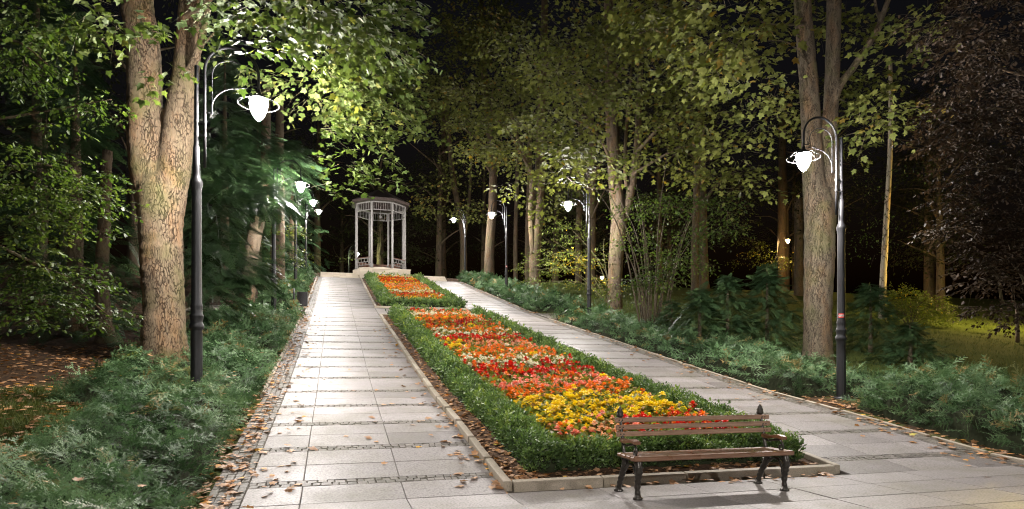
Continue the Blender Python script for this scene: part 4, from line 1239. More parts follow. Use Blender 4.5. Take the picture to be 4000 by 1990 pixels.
# copper beech at the right edge
def copper():
    x, y = 14.2, 5.6
    z = ground_at(x, y); O = np.array([x, y, z])
    t = thing('copper_beech', O, 'dark purple-brown copper beech filling the right edge', 'tree')
    b = MB()
    trunk_mesh(b, [([O - [0, 0, .1], O + [0, .2, 3], O + [.1, .3, 6], O + [0, .4, 9]], [.3, .26, .2, .1])], O, 16, 24, .015)
    d = 12.2
    for a, c, r in [((2600, 760, 13), (2500, 640, 12), .035), ((2700, 500, 13), (2400, 420, 11.6), .035), ((2700, 200, 13), (2430, 130, 12), .035), ((2560, 860, 13), (2520, 760, 12.4), .04), ((2620, 350, 13), (2350, 330, 11.4), .03), ((2520, 760, 12.4), (2490, 690, 12), .03)]:
        limb(b, P(*a), P(*c), r, .006, O, .2)
    b.build('trunk', M['bark3'], t, True)
    bl = []
    for u, v, dd, r, n in [(2480, 60, 11.8, (.75, .6, .6), 130), (2540, 180, 11.8, (.7, .6, .6), 110), (2420, 130, 11.8, (.45, .4, .4), 56), (2360, 60, 12.2, (.5, .4, .3), 36), (2460, 260, 11.6, (.6, .5, .5), 90), (2540, 350, 11.6, (.6, .5, .6), 100),
                           (2440, 340, 11.6, (.5, .5, .4), 70), (2370, 310, 11.4, (.35, .35, .25), 36), (2340, 370, 11.3, (.3, .3, .16), 24), (2440, 430, 11.6, (.45, .4, .3), 52), (2520, 500, 11.6, (.6, .5, .5), 90), (2420, 560, 11.8, (.5, .4, .3), 52), (2370, 590, 11.6, (.25, .25, .15), 14), (2490, 620, 11.9, (.55, .5, .45), 72), (2550, 680, 12, (.5, .5, .5), 60), (2460, 700, 12, (.4, .4, .3), 34), (2500, 780, 12, (.4, .4, .2), 26), (2560, 800, 12, (.4, .4, .3), 34), (2400, 220, 12, (.3, .3, .4), 20), (2380, 490, 11.6, (.3, .3, .15), 14), (2680, 640, 14, (1.1, 1, 1), 120), (2740, 820, 15, (1.1, 1.1, 1), 120), (2820, 500, 15, (1.1, 1.1, 1.1), 120)]:  # clumps past the right frame edge are added to screen off the lawn lamp
        bl.append((P(u, v, dd), r, n))
    bl += [((16.4, 9.2, 1.5), (1.1, 1.1, 1.0), 260), ((18.0, 10.0, 2.1), (1.1, 1.1, 1.2), 300), ((19.8, 11.3, 2.5), (1.1, 1.1, 1.2), 300), ((17.0, 8.2, 1.9), (1.1, 1.1, 1.0), 220)]  # unseen leaf clumps, added to keep the lawn lamp's light off the plaza
    crown('crown', bl, OVAL, .085, 11, [M['copper'], M['twig']], t, None, .36, .25, .3, .003, O)
copper()

# ------------------------------------------------------------------ shrubs on the right
def many_stem():
    q = P(1640, 835, 24.5); z = ground_at(q[0], q[1]); O = np.array([q[0], q[1], z])
    t = thing('hazel_shrub', O, 'tall many-stemmed shrub with thin arching stems right of the forked maple', 'shrub')
    b = MB()
    for i in range(22):
        a = rng.uniform(0, 2 * pi); h = rng.uniform(2.5, 6.5); s = rng.uniform(.15, .5) * h
        r = rng.uniform(0, .45)
        p0 = O + np.array([r * cos(a), r * sin(a), 0]); p2 = p0 + np.array([s * cos(a), s * sin(a), h]); p1 = (p0 + p2) / 2 + np.array([-.12 * s * cos(a), -.12 * s * sin(a), .15 * h])
        b.tube(smooth_path([p0 - O, p1 - O, p2 - O], 12), np.linspace(rng.uniform(.02, .045), .006, 12), 6)
    b.build('stem', M['twig'], t, True)
    bl = [(P(u, v, dd), r, n) for u, v, dd, r, n in [(1630, 560, 24, (1.9, 1.5, 1.3), 200), (1720, 560, 24, (1.7, 1.5, 1.2), 180), (1600, 670, 23.5, (1.2, 1.2, .9), 110), (1700, 660, 23, (1.2, 1.2, .8), 100), (1650, 480, 25, (2, 1.5, 1), 60), (1585, 740, 23.5, (.6, .8, .6), 36), (1780, 620, 24, (1.4, 1, 1), 110), (1800, 520, 24, (1.5, 1.3, 1.2), 110)]]
    crown('foliage', bl, DIAM, .14, 11, [M['beech'], M['twig']], t, None, .6, .15, .35, .004, O)
many_stem()
def light_shrub():
    q = P(1555, 790, 32.5); q[2] = ground_at(q[0], q[1]); O = q
    t = thing('hazel_shrub', O, 'airy light green shrub with arching branches before the dark lawn trunks', 'shrub')
    b = MB()
    for u, v, dd in [(1330, 680, 31), (1370, 650, 31), (1400, 610, 31.5), (1440, 580, 32), (1480, 620, 31.5), (1360, 710, 31), (1430, 670, 30.5), (1500, 680, 31), (1520, 600, 32)]:
        limb(b, O + rng.normal(0, .15, 3) * [1, 1, 0], P(u, v, dd), .03, .007, O, .7, 14, 6)
    b.build('stem', M['greentwig'], t, True)
    bl = [(P(u, v, dd), r, n) for u, v, dd, r, n in [(1350, 670, 31, (.9, .8, .4), 44), (1400, 620, 31, (.8, .8, .45), 40), (1440, 580, 31.5, (.8, .8, .45), 34), (1430, 660, 30.5, (1.0, .8, .4), 56), (1500, 650, 31, (.9, .8, .5), 46), (1370, 710, 31, (.8, .7, .22), 30), (1480, 710, 30.5, (.7, .7, .25), 24), (1390, 570, 32, (.5, .5, .3), 14), (1530, 720, 30, (.5, .5, .5), 22)]]
    crown('foliage', bl, DIAM, .12, 10, [M['shrubleaf'], M['greentwig']], t, None, .6, .1, .35, .004, O)
light_shrub()
for u, v, d, h, r, n, s, lab in [(1760, 850, 20.5, 2.1, 1.7, 800, .36, 'low dark fir bush right of the many-stemmed shrub'),
                                 (1830, 860, 21, 2.6, 1.8, 900, .38, 'dark fir bush midway between the many-stemmed shrub and the forked right maple'),
                                 (1930, 880, 21.5, 3.0, 2.0, 1000, .4, 'dense dark fir bush just left of the forked right maple'),
                                 (1690, 835, 23, 1.6, 1.3, 500, .34, 'small fir bush at the foot of the many-stemmed shrub'),
                                 (2190, 890, 23.0, 2.5, 2.2, 900, .42, 'black-green fir bush just right of the nearest right lamp'),
                                 (2290, 900, 19.5, 1.3, 1.9, 620, .36, 'low spreading fir bush before the lit lawn at right')]:
    q = P(u, v, d); fir_tree('fir_bush', q[0], q[1], h, r, n, s, lab, .02, .08, cat='shrub', group='fir bushes behind the right hedge', droop=.25)
def lawn_bush():
    q = P(2290, 800, 36); q[2] = ground_at(q[0], q[1]); O = q
    t = thing('lawn_bush', O, 'rounded yellow-lit bush on the lawn right of the pale thin trunk', 'shrub')
    b = MB()
    for i in range(14):
        a = i * 2.4; limb(b, O, O + np.array([1.4 * cos(a), 1.0 * sin(a), rng.uniform(1.0, 2.0)]), .03, .008, O, .2, 8, 5)
    b.build('stem', M['twig'], t, True)
    crown('foliage', [(O + np.array([-.3, 0, 1.5]), (1.14, 1.1, .85), 240), (O + np.array([1.3, 0, 1.1]), (1.14, 1.1, .8), 190), (O + np.array([2.2, .2, .8]), (.9, .9, .6), 90), (O + np.array([-1.1, -.2, 1.2]), (.8, .8, .7), 46)], DIAM, .13, 10, [M['shrubleaf'], M['twig']], t, None, .5, .2, .35, .004, O)
lawn_bush()
d = 40
plain_trunk('birch_tree', [P(2219, 800, d), P(2221, 720, d), P(2226, 620, d), P(2233, 500, d), P(2240, 350, d), P(2240, 150, d)], [.22, .2, .18, .16, .14, .1], 'pale thin birch trunk lit from the side on the right lawn', 'birch',
            [(P(2200, 560, 30), (1.5, 1.4, .8), 40), (P(2250, 450, 30), (1.6, 1.4, 1.2), 44), (P(2180, 620, 30), (1, 1, .5), 22)], DIAM, .12, 9, [M['beech'], M['twig']], .6)
# orange lamp: leaves glowing around it and dark trunks
d = 60
plain_trunk('maple_tree', [P(1966, 745, 70), P(1966, 650, 70), P(1968, 500, 70), P(1968, 300, 70)], [.55, .5, .45, .35], 'dark trunk just behind the distant orange lamp', 'bark3',
            [(P(1900, 630, 63), (1.3, 1.2, .8), 40), (P(1938, 650, 63.3), (1.0, 1, .7), 40), (P(1952, 672, 63.2), (.5, .6, .4), 18), (P(1870, 660, 60), (1, 1, .5), 22), (P(2010, 660, 64), (.6, 1, 1.5), 40), (P(1850, 560, 60), (3, 2, 2), 70)], DIAM, .22, 10, [M['shrubleaf'], M['twig']], .9)
plain_trunk('maple_tree', [P(2012, 745, 58), P(2012, 650, 58), P(2010, 500, 58)], [.5, .48, .4], 'black trunk in the gap left of the forked right maple', 'bark3')
# ------------------------------------------------------------------ wood beyond: trunks on the dark lawn and the far trees
tr = []
for u, v, d, r, lab in [(1297, 712, 66, .25, 'slim dark trunk on the lawn, leftmost of four before the wood'), (1328, 715, 64, .33, 'trunk with an orange-lit face left of the twin-stemmed maple'), (1455, 728, 60, .33, 'trunk with an orange-lit face under the light green shrub'),
                        (1112, 690, 80, .5, 'grey trunk in the dark left of the farthest right lamp'), (1748, 745, 48, .3, 'dark trunk hidden behind the many-stemmed shrub'), (2060, 720, 50, .35, 'dark trunk behind the forked right maple')]:
    plain_trunk('lawn_tree', [P(u, v, d), P(u, v - 120, d), P(u + 4, v - 260, d), P(u + 4, v - 420, d)], [r, r * .9, r * .8, r * .6], lab, 'bark3', group='trunks on the dark lawn')

def far_proto(seed, kind):
    t = thing('far_tree', (0, 0, 0), 'far tree', 'tree', 'trees of the dark wood')
    b = MB()
    h = 17 + 3 * seed
    trunk_mesh(b, [([(0, 0, -.3), (.1, .1, h * .4), (.2, 0, h * .8)], [.4, .3, .12])], np.zeros(3), 12, 20, .02)
    for i in range(9):
        a = i * 2.4; z = h * (.28 + .06 * i)
        limb(b, (0.1, 0, z), (3.4 * cos(a), 3.4 * sin(a), z + 1.8), .12, .03, np.zeros(3), .3, 8, 6)
    b.build('trunk', M['bark3'], t, True)
    bl = []
    for i in range(16):
        a = rng.uniform(0, 2 * pi); rr = rng.uniform(.5, 3.6); z = h * rng.uniform(.22, .98)
        bl.append(((rr * cos(a), rr * sin(a), z), (2.2, 2.2, 1.3), 46))
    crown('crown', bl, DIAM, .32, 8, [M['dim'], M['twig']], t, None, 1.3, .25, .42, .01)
    return t
protos = [far_proto(0, 0), far_proto(1, 0), far_proto(2, 0)]
spots = [(-14, 66), (-7, 72), (-2, 80), (5, 76), (11, 70), (17, 74), (24, 68), (30, 76), (36, 66), (42, 74), (50, 62), (58, 70), (-20, 52), (-24, 38), (-22, 62), (-30, 46),
         (33, 52), (41, 46), (47, 40), (55, 48), (62, 54), (66, 38), (14, 84), (1, 92), (-10, 88), (28, 88), (46, 84), (24, 58), (20, 48), (-12, 44), (-17, 30), (58, 32), (60, 22)]
used = [False] * 3
for i, (x, y) in enumerate(spots):
    k = i % 3
    o = protos[k] if not used[k] else copy_tree(protos[k]); used[k] = True
    o.location = (x, y, ground_at(x, y)); s = rng.uniform(.85, 1.2)
    o.rotation_euler = (0, 0, rng.uniform(0, 6.28)); o.scale = (s, s, s)
    o['label'] = 'tall leafy tree standing in the dark wood beyond the lawns and the gazebo'

# ------------------------------------------------------------------ yew hedges
def hedge(name, polys, label, cat, lod, dens, hgt, size, group=None, xin=None):
    """low spreading yew: list of (x0, x1, y0, y1)"""
    cx, cy = (polys[0][0] + polys[0][1]) / 2, polys[0][2]
    b = MB()
    O = np.array([cx, cy, float(zg(cy))])
    for (x0, x1, y0, y1) in polys:
        def H(x, y):
            e = np.minimum(np.minimum((x - x0), (x1 - x)) / .35, np.minimum((y - y0), (y1 - y)) / .4)
            e = np.clip(e, 0, 1)
            lump = .72 + .2 * np.sin(x * 3.1 + 1.7 * np.sin(y * 1.9)) * np.sin(y * 2.6 + x) + .12 * np.sin(7 * x + 5 * y)
            return hgt * lump * np.sqrt(1 - (1 - e) ** 2 + 1e-6)
        # inner dark mass
        nx, ny = max(6, int((x1 - x0) / .14)), max(6, int((y1 - y0) / .2))
        X, Y = np.meshgrid(np.linspace(x0, x1, nx), np.linspace(y0, y1, ny))
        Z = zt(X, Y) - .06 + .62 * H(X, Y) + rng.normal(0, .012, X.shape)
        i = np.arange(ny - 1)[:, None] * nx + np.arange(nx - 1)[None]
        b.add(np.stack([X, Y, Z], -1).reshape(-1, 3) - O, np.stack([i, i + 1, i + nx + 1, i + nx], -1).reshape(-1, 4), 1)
        for ya in np.arange(y0, y1, 2.0):
            yb = min(y1, ya + 2.0)
            lo = lod(ya)
            tm, dn, sz = lo
            n = int((x1 - x0 + .7) * (yb - ya) * dn)
            x = rng.uniform(x0 - .05, x1 + .05, n); y = rng.uniform(ya, yb, n)
            xc, yc = np.clip(x, x0 + .02, x1 - .02), np.clip(y, y0 + .02, y1 - .02)
            h = H(xc, yc)
            gx = (H(np.clip(xc + .08, x0, x1), yc) - H(np.clip(xc - .08, x0, x1), yc)) / .16
            gy = (H(xc, np.clip(yc + .08, y0, y1)) - H(xc, np.clip(yc - .08, y0, y1))) / .16
            nrm = norm(np.stack([-gx, -gy, np.ones(n)], 1))
            a = rng.uniform(0, 2 * pi, n)
            hz = np.stack([np.cos(a), np.sin(a), np.zeros(n)], 1)
            tip = norm(hz * 1.0 + nrm * rng.uniform(.25, .9, n)[:, None] + np.stack([-gx, -gy, 0 * gx], 1) * .5)
            s = sz * rng.uniform(.6, 1.25, n)
            tall = rng.random(n) < .09
            tip[tall, 2] += .9; s[tall] *= 1.45
            up = nrm + rng.normal(0, .28, (n, 3))
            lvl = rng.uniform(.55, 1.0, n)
            p = np.stack([x, y, zt(x, y) + h * lvl], 1) - norm(tip) * (s * .45)[:, None]
            p[:, 2] = np.maximum(p[:, 2], zt(p[:, 0], p[:, 1]) + .02)
            dead = np.sin(x * 1.9 + 3.1 * np.sin(y * .83)) * np.sin(y * 2.7 + 1.3 * x) > .86
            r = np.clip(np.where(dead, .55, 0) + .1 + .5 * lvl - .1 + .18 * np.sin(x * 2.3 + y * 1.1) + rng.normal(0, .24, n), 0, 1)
            b.inst(tm[0], tm[1], frames(tip, up) * s[:, None, None], p - O, 0, r)
    o = b.build(name, [M['yew'], M['inner']])
    o.location = O
    tag(o, label, cat, group)
    return o
def lodf(y):
    if y < 13: return (YEW_NEAR, 95, .26)
    if y < 24: return (YEW_MID, 60, .3)
    return (YEW_FAR, 38, .42)
hedge('yew_hedge', [(-3.5, -1.46, 3.2, 11.6), (-4.3, -1.46, 11.6, 28.3)], 'low spreading yew hedge in front of the huge left maple, nearest on the left walk', 'hedge', lodf, 60, .62, .3)
hedge('yew_hedge', [(-3.4, -1.7, 31.3, 50.5)], 'low yew hedge left of the far left walk, beyond the litter bin', 'hedge', lodf, 60, .65, .3)
hedge('yew_hedge', [(9.95, 12.6, 11.9, 28.3)], 'low yew hedge between the nearest and second right lamps', 'hedge', lodf, 60, .84, .3)
hedge('yew_hedge', [(11.2, 13.2, 8.6, 11.5), (10.15, 11.2, 7.2, 10.7), (11.25, 13.0, 5.8, 8.6)], 'low yew hedge right of the lamp with the red sticker, at the right edge', 'hedge', lodf, 60, 1.08, .3)
hedge('yew_hedge', [(9.95, 13.2, 31.3, 53.0)], 'low yew hedge along the far right walk beyond the gravel side path', 'hedge', lodf, 60, .75, .3)

def clipped(segs, label):
    """box-clipped small yew edging: list of (x0, x1, y0, y1)"""
    b = MB(); O = np.array([segs[0][0], segs[0][2], float(zg(segs[0][2]))])
    for (x0, x1, y0, y1, h0) in segs:
        nx, ny = max(4, int((x1 - x0) / .1)), max(4, int((y1 - y0) / .12))
        X, Y = np.meshgrid(np.linspace(x0, x1, nx), np.linspace(y0, y1, ny))
        def H(x, y):
            e = np.clip(np.minimum(np.minimum(x - x0, x1 - x), np.minimum(y - y0, y1 - y)) / .14, 0, 1)
            return (h0 + .06 * np.sin(x * 5 + 2 * np.sin(y * 3.1)) * np.cos(y * 3.3) + .045 * np.sin(y * 7 + x * 4)) * (1 - (1 - e) ** 2) ** .5
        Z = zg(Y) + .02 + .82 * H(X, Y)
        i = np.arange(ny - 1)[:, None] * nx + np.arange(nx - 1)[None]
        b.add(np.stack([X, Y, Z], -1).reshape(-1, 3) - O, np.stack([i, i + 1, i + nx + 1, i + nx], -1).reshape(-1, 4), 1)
        for ya in np.arange(y0, y1, 1.5):
            yb = min(y1, ya + 1.5)
            f = 1.0 if ya < 13 else (1.45 if ya < 22 else 2.1)
            area = (x1 - x0 + 2 * h0) * (yb - ya)
            n = int(area * 470 / f ** 2)
            # top and the two sides
            q = rng.random(n) * (x1 - x0 + 2 * h0)
            y = rng.uniform(ya, yb, n)
            top = (q > h0) & (q < h0 + x1 - x0)
            x = np.where(top, x0 + q - h0, np.where(q <= h0, x0 + .05, x1 - .05))
            zz = np.where(top, H(np.clip(x, x0 + .01, x1 - .01), np.clip(y, y0 + .03, y1 - .03)), np.where(q <= h0, q, q - h0 - x1 + x0))
            zz = np.minimum(zz, H(np.clip(x, x0 + .06, x1 - .06), np.clip(y, y0 + .03, y1 - .03)))
            out = np.where(top, 0, np.where(q <= h0, -1, 1))
            tip = np.stack([out * .8 + rng.normal(0, .45, n), rng.normal(0, .45, n), np.where(top, 1.0, .55)], 1)
            # ends
            en = int((x1 - x0) * h0 * 500 / f ** 2)
            for ye, sg in ((y0, -1), (y1, 1)):
                if not (ya <= ye <= yb): continue
                xe = rng.uniform(x0, x1, en); ze = rng.uniform(0, h0, en)
                x = np.r_[x, xe]; y = np.r_[y, np.full(en, ye - sg * .05)]; zz = np.r_[zz, ze]
                tip = np.r_[tip, np.stack([rng.normal(0, .45, en), sg * .8 + rng.normal(0, .3, en), np.full(en, .6)], 1)]
            m = len(x)
            s = .15 * f * rng.uniform(.6, 1.3, m) * np.where(rng.random(m) < .05, 1.6, 1)
            p = np.stack([x, y, zg(y) + .03 + zz], 1) - norm(tip) * (s * .5)[:, None]
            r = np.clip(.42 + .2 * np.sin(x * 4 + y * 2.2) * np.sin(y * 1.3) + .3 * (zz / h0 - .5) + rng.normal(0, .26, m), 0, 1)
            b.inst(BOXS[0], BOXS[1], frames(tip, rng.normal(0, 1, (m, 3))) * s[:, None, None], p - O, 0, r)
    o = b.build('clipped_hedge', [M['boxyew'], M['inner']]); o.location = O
    tag(o, label, 'hedge')
clipped([(2.28, 2.8, 7.5, 27.7, .35), (5.8, 6.32, 7.5, 27.7, .35), (2.8, 5.8, 7.5, 7.92, .29), (2.8, 5.8, 27.45, 27.95, .28)], 'clipped green yew edging around the nearer flower bed behind the bench')
clipped([(2.25, 2.8, 31.95, 49.8, .37), (5.8, 6.35, 31.95, 49.8, .37), (2.8, 5.8, 31.95, 32.4, .36), (2.8, 5.8, 49.4, 49.9, .3)], 'clipped green yew edging around the farther flower bed before the end wall')

# ------------------------------------------------------------------ begonias
def begonia_leaves(b, n, h, spread, mat=0):
    a = rng.uniform(0, 2 * pi, n); r = spread * np.sqrt(rng.random(n)); z = h * rng.uniform(.3, .95, n)
    p = np.stack([r * np.cos(a), r * np.sin(a), z], 1)
    tip = np.stack([np.cos(a), np.sin(a), rng.uniform(-.4, .5, n)], 1) + rng.normal(0, .4, (n, 3))
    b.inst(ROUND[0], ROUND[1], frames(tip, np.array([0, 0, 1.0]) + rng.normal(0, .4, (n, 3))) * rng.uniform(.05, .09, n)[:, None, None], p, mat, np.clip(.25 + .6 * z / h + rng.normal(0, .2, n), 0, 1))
    m = 6
    for i in range(m):
        a = i * 2.4; e = np.array([spread * .6 * cos(a), spread * .6 * sin(a), h * .9])
        b.tube([(0, 0, -.02), e * [.4, .4, .5], e], .005, 4, mat, rnd=.6, cap=False)
def bloom_geo(b, c, s, mat=0, petals=(6, 5, 4), base=.5):
    for ring, n in enumerate(petals):
        a = np.arange(n) * 2 * pi / n + ring * .6 + rng.uniform(0, 1)
        el = (.1, .55, 1.1)[ring]
        tip = np.stack([np.cos(a) * cos(el), np.sin(a) * cos(el), np.full(n, sin(el))], 1) + rng.normal(0, .15, (n, 3))
        up = np.stack([-np.cos(a) * sin(el), -np.sin(a) * sin(el), np.full(n, cos(el))], 1) + rng.normal(0, .15, (n, 3))
        pet = np.array([[0, 0, 0], [.42, .5, .06], [.2, 1, -.04], [-.2, 1, -.04], [-.42, .5, .06]])
        sc = s * (.62, .52, .4)[ring]
        b.inst(pet, np.array([[0, 1, 2, 3, 4]]), frames(tip, up) * sc, np.repeat(np.array(c)[None], n, 0) + np.array([0, 0, ring * .008]), mat, np.clip(base + rng.normal(0, .2, n), 0, 1))
fol_mesh, bloom_mesh = [], {}
def mk(name, fn, mats):
    b = MB(); fn(b); o = b.build(name, mats); me = o.data; bpy.data.objects.remove(o); return me
for i in range(5):
    fol_mesh.append(mk('foliage', lambda b: begonia_leaves(b, 44, .32, .18), M['begonia']))
for k in BK:
    bloom_mesh[k] = []
    for i in range(4):
        def fn(b):
            for q in range((3, 4, 5, 6)[i]):
                a = rng.uniform(0, 2 * pi); r = .15 * math.sqrt(rng.random())
                bloom_geo(b, (r * cos(a), r * sin(a), rng.uniform(.23, .385)), rng.choice([.055, .07, .08, .095, .115]), 0)
        bloom_mesh[k].append(mk('bloom', fn, M['bloom_' + k]))
BANDS = [(7.5, 8.9, 'peach', .9), (8.9, 10.7, 'yellow', .95), (10.7, 11.5, 'orange', .9), (11.5, 12.4, 'salmon', .8), (12.4, 13.2, 'red', .35), (13.2, 14.4, 'red', .95), (14.4, 15.2, 'white', .95),
         (15.2, 16.9, 'orange', .95), (16.9, 18.2, 'peach', .95), (18.2, 19.2, 'red', .9), (19.2, 20.3, 'white', .9), (20.3, 21.6, 'orange', .8), (21.6, 23.5, 'dark', .7), (23.5, 25.4, 'orange', .85), (25.4, 26.5, 'white', .9), (26.5, 27.2, 'peach', .9), (27.2, 28.4, 'red', 1.0),
         (32, 33.4, 'yellow', .4), (33.4, 34.8, 'orange', .85), (34.8, 35.9, 'red', .85), (35.9, 37.3, 'white', .85), (37.3, 39.5, 'orange', .85), (39.5, 41.5, 'peach', .85), (41.5, 43.5, 'orange', .85), (43.5, 45, 'red', .8), (45, 46.5, 'orange', .85), (46.5, 47.6, 'red', .8), (47.6, 50, 'white', .9)]
def color_at(x, y):
    yc = y - .2 * (x - 4.2) + (rng.normal(0, .3) + .25 * sin(2.3 * x + .8 * y)) * (.45 if y < 12 else 1)
    k, pr = 'orange', .5
    for a, c, kk, p in BANDS:
        if a <= yc < c: k, pr = kk, p
    if y > 10.7: pr *= .92 if y < 30 else .88
    if yc < 8.9 and x > 4.1: k, pr = ('red' if rng.random() < .75 else 'orange'), .9
    if yc < 8.9 and x <= 4.1 and rng.random() < .25: k = rng.choice(['salmon', 'orange'])
    if 16.9 < yc < 18.3 and x < 3.4: k = 'yellow'
    q = rng.random()
    mix = {'orange': ['peach', 'yellow', 'yellow', 'white'], 'peach': ['orange', 'salmon'], 'white': ['peach', 'yellow'], 'yellow': ['peach', 'orange'], 'red': ['orange', 'dark'], 'salmon': ['peach', 'orange'], 'dark': ['red', 'orange', 'yellow']}[k]
    if q < (.05 if y < 12 else (.2 if y < 30 else .42)): k = rng.choice(mix)
    return str(k), pr
plants = []
for (ya, yb) in ((8.0, 27.5), (32.55, 49.4)):
    sp = .2
    for y in np.arange(ya, yb, sp):
        for x in np.arange(2.98, 5.64, sp):
            px, py = x + rng.normal(0, .04), y + rng.normal(0, .04)
            k, pr = color_at(px, py)
            plants.append((px, py, k, rng.random() < pr))
plants.sort(key=lambda p: p[1])
near, rest = plants[:300], plants[300:]
where = {'peach': 'peach begonia in the front left part of the nearer bed', 'red': 'red begonia in the nearer bed just behind the bench', 'yellow': 'yellow begonia in the bright yellow band of the nearer bed', 'orange': 'orange begonia near the yellow band of the nearer bed',
         'salmon': 'salmon pink begonia in the front half of the nearer bed', 'white': 'white begonia in the nearer bed', 'dark': 'dark red begonia in the nearer bed'}
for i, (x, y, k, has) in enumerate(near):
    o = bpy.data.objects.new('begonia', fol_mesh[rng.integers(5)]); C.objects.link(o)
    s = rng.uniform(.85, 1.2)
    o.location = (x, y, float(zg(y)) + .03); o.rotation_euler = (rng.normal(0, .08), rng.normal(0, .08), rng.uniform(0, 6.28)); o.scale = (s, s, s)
    if has:
        tag(o, where[k], 'begonia', 'begonias in the nearer flower bed')
        c = bpy.data.objects.new('bloom', bloom_mesh[k][rng.integers(4)]); C.objects.link(c); c.parent = o
    else:
        tag(o, 'leafy begonia without open flowers in the front of the nearer bed', 'begonia', 'begonias in the nearer flower bed')
def mesh_arrays(me):
    v = np.empty(len(me.vertices) * 3, np.float32); me.vertices.foreach_get('co', v)
    r = np.empty(len(me.vertices), np.float32); me.attributes['rnd'].data.foreach_get('value', r)
    ls = np.empty(len(me.polygons), np.int32); me.polygons.foreach_get('loop_start', ls)
    lt = np.empty(len(me.polygons), np.int32); me.polygons.foreach_get('loop_total', lt)
    vi = np.empty(len(me.loops), np.int32); me.loops.foreach_get('vertex_index', vi)
    fs = {}
    for a, n in zip(ls, lt): fs.setdefault(int(n), []).append(vi[a:a + n])
    return v.reshape(-1, 3), r, {n: np.array(f) for n, f in fs.items()}
FA = [mesh_arrays(m) for m in fol_mesh]; BA = {k: [mesh_arrays(m) for m in bloom_mesh[k]] for k in BK}
def mass(pl, label_unused):
    b = MB()
    def put(arr, x, y, mat, s, rz):
        v, r, fs = arr
        ca, sa = cos(rz), sin(rz)
        w = np.stack([v[:, 0] * ca - v[:, 1] * sa, v[:, 0] * sa + v[:, 1] * ca, v[:, 2]], 1) * s + np.array([x, y, float(zg(y)) + .03])
        n0 = b.n; first = True
        for n, f in fs.items():
            if first: b.add(w, f, mat, r); first = False
            else: b.f.append((f + n0, mat))
    for (x, y, k, has) in pl:
        s = rng.uniform(.85, 1.2); rz = rng.uniform(0, 6.28)
        put(FA[rng.integers(5)], x, y, 0, s, rz)
        if has: put(BA[k][rng.integers(4)], x, y, 1 + BK.index(k), s, rz)
    return b
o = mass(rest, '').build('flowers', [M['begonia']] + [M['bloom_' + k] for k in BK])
tag(o, 'banded begonias in white, red, orange, peach and yellow filling both beds', 'flowers', None, 'stuff')

# ------------------------------------------------------------------ fallen leaves
def litter(b, x, y, z, s):
    n = len(x)
    a = rng.uniform(0, 2 * pi, n)
    tip = np.stack([np.cos(a), np.sin(a), rng.normal(0, .12, n)], 1)
    up = np.array([0, 0, 1.0]) + rng.normal(0, .22, (n, 3))
    up[rng.random(n) < .3] *= -1
    b.inst(MAPLE[0] * np.array([1, 1, 1.7]), MAPLE[1], frames(tip, up) * (s * rng.uniform(.55, 1.15, n))[:, None, None], np.stack([x, y, z], 1), 0, rng.beta(2, 2, n))
b = MB()
def scatter(n, x0, x1, y0, y1, off, s=.12, bias=0, near=True):
    y = y0 + (y1 - y0) * (rng.random(n) ** (1.5 if near else 1))
    t = rng.random(n); t = t ** 2 if bias < 0 else (1 - t ** 2 if bias > 0 else t)
    x = x0 + (x1 - x0) * t
    litter(b, x, y, zt(x, y) + off + rng.uniform(.006, .03, n), np.full(n, s))
scatter(1300, -1.75, -1.05, 4.5, 28, .0, .115, 0); scatter(260, -1.1, -.5, 5, 28, .0, .115, -1)
scatter(300, -1.7, -1.2, 31, 50, .0, .13, 0)
scatter(900, 1.98, 2.4, 7.15, 28, .03, .1, 0); scatter(160, 1.98, 2.3, 32, 49, .03, .11)
scatter(150, 1.3, 1.86, 7, 24, .0, .12, 1)
scatter(700, 9.45, 10.25, 6.6, 28, .0, .12, 1); scatter(250, 9.4, 10.1, 31, 50, .0, .13, 1); scatter(90, 8.6, 9.5, 7, 26, 0, .12, 1)
scatter(240, 2.2, 6.4, 7.14, 7.5, .03, .09, 0, False); scatter(60, 2.4, 6.2, 6.75, 7.02, .0, .1, 1, False)
scatter(3800, -12, -3.4, 8, 19, .0, .12, 0, False); scatter(220, -6.5, -3.6, 8.5, 13, .03, .14, 0, False)
scatter(120, 10.3, 11.4, 10.6, 12.2, 0, .1, 0, False)
o = b.build('fallen_leaves', M['litter']); tag(o, 'brown and orange maple leaves littering the kerbs and soil', 'fallen leaves', None, 'stuff')
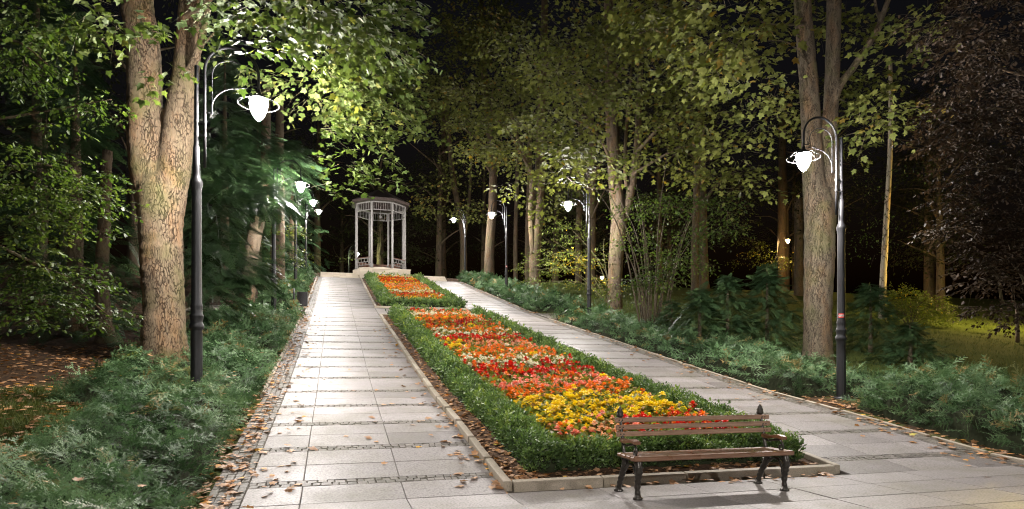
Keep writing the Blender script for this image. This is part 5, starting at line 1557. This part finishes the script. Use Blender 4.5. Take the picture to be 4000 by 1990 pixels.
# single leaves that lie on the open slabs and on the hedges
lm = mk('fallen_leaf', lambda b: litter(b, np.zeros(1), np.zeros(1), np.zeros(1), np.full(1, .16)), M['litter'])
lms = [mk('fallen_leaf', lambda b: litter(b, np.zeros(1), np.zeros(1), np.zeros(1), np.full(1, .15)), M['litter']) for i in range(8)]
for i in range(48):
    y = 5.2 + 17 * rng.random() ** 1.6
    x = rng.uniform(-.9, 1.8) if i % 3 else rng.uniform(6.9, 9.3)
    if i % 4 == 0: y = STRIPS[int(rng.integers(0, 6))] + rng.normal(0, .05)
    o = bpy.data.objects.new('fallen_leaf', lms[i % 8]); C.objects.link(o)
    o.location = (x, y, float(zg(y)) + .012); o.rotation_euler = (math.atan(.16) if y > 7 else 0, 0, 0)
    tag(o, 'single dry brown maple leaf lying on the open slabs of the ' + ('left' if i % 3 else 'right') + ' walk', 'leaf', 'leaves lying on the slabs')
b = MB()
for x0, x1, y0, y1, n in ((-3.4, -1.5, 4, 12, 34), (-4, -1.5, 12, 27, 70), (10.1, 12.4, 12, 27, 60), (10.3, 12.8, 6, 11, 20)):
    x = rng.uniform(x0, x1, n); y = rng.uniform(y0, y1, n)
    litter(b, x, y, zt(x, y) + rng.uniform(.38, .56, n), np.full(n, .085))
tag(b.build('caught_leaves', M['litter']), 'orange maple leaves caught on top of the yew hedges', 'fallen leaves', None, 'stuff')

# ------------------------------------------------------------------ grass on the lawn and moss patch
b = MB()
def grass(n, x0, x1, y0, y1, h):
    x = rng.uniform(x0, x1, n); y = rng.uniform(y0, y1, n)
    a = rng.uniform(0, 2 * pi, n)
    tip = np.stack([np.cos(a) * .5, np.sin(a) * .5, np.full(n, 1.0)], 1)
    tm = np.array([[-.09, 0, 0], [.09, 0, 0], [0, 1, 0]])
    b.inst(tm, np.array([[0, 1, 2]]), frames(tip, rng.normal(0, 1, (n, 3))) * (h * rng.uniform(.5, 1.3, n))[:, None, None], np.stack([x, y, zt(x, y) - .01], 1), 0)
grass(70000, 13.2, 45, 8, 45, .11); grass(30000, 10, 24, 28, 56, .13); grass(45000, -8, -3.5, 8.0, 13.0, .08)
tag(b.build('grass', M['grassblade']), 'short lawn grass right of the walks and in the mossy patch at left', 'grass', None, 'stuff')

# ------------------------------------------------------------------ night haze in the lamplight
if HAZE > 0:
    m = bpy.data.materials.new('haze'); m.use_nodes = True
    nt = m.node_tree; nt.nodes.remove(nt.nodes['Principled BSDF'])
    pv = nt.nodes.new('ShaderNodeVolumePrincipled')
    pv.inputs['Color'].default_value = (.7, .8, 1.0, 1); pv.inputs['Density'].default_value = HAZE
    pv.inputs['Anisotropy'].default_value = .82
    nt.links.new(pv.outputs[0], nt.nodes['Material Output'].inputs['Volume'])
    b = MB(); b.box((2, 80, 20), (400, 320, 44)); o = b.build('haze', m); o['kind'] = 'stuff'
    tag(o, 'thin night haze hanging in the lamplight', 'haze')
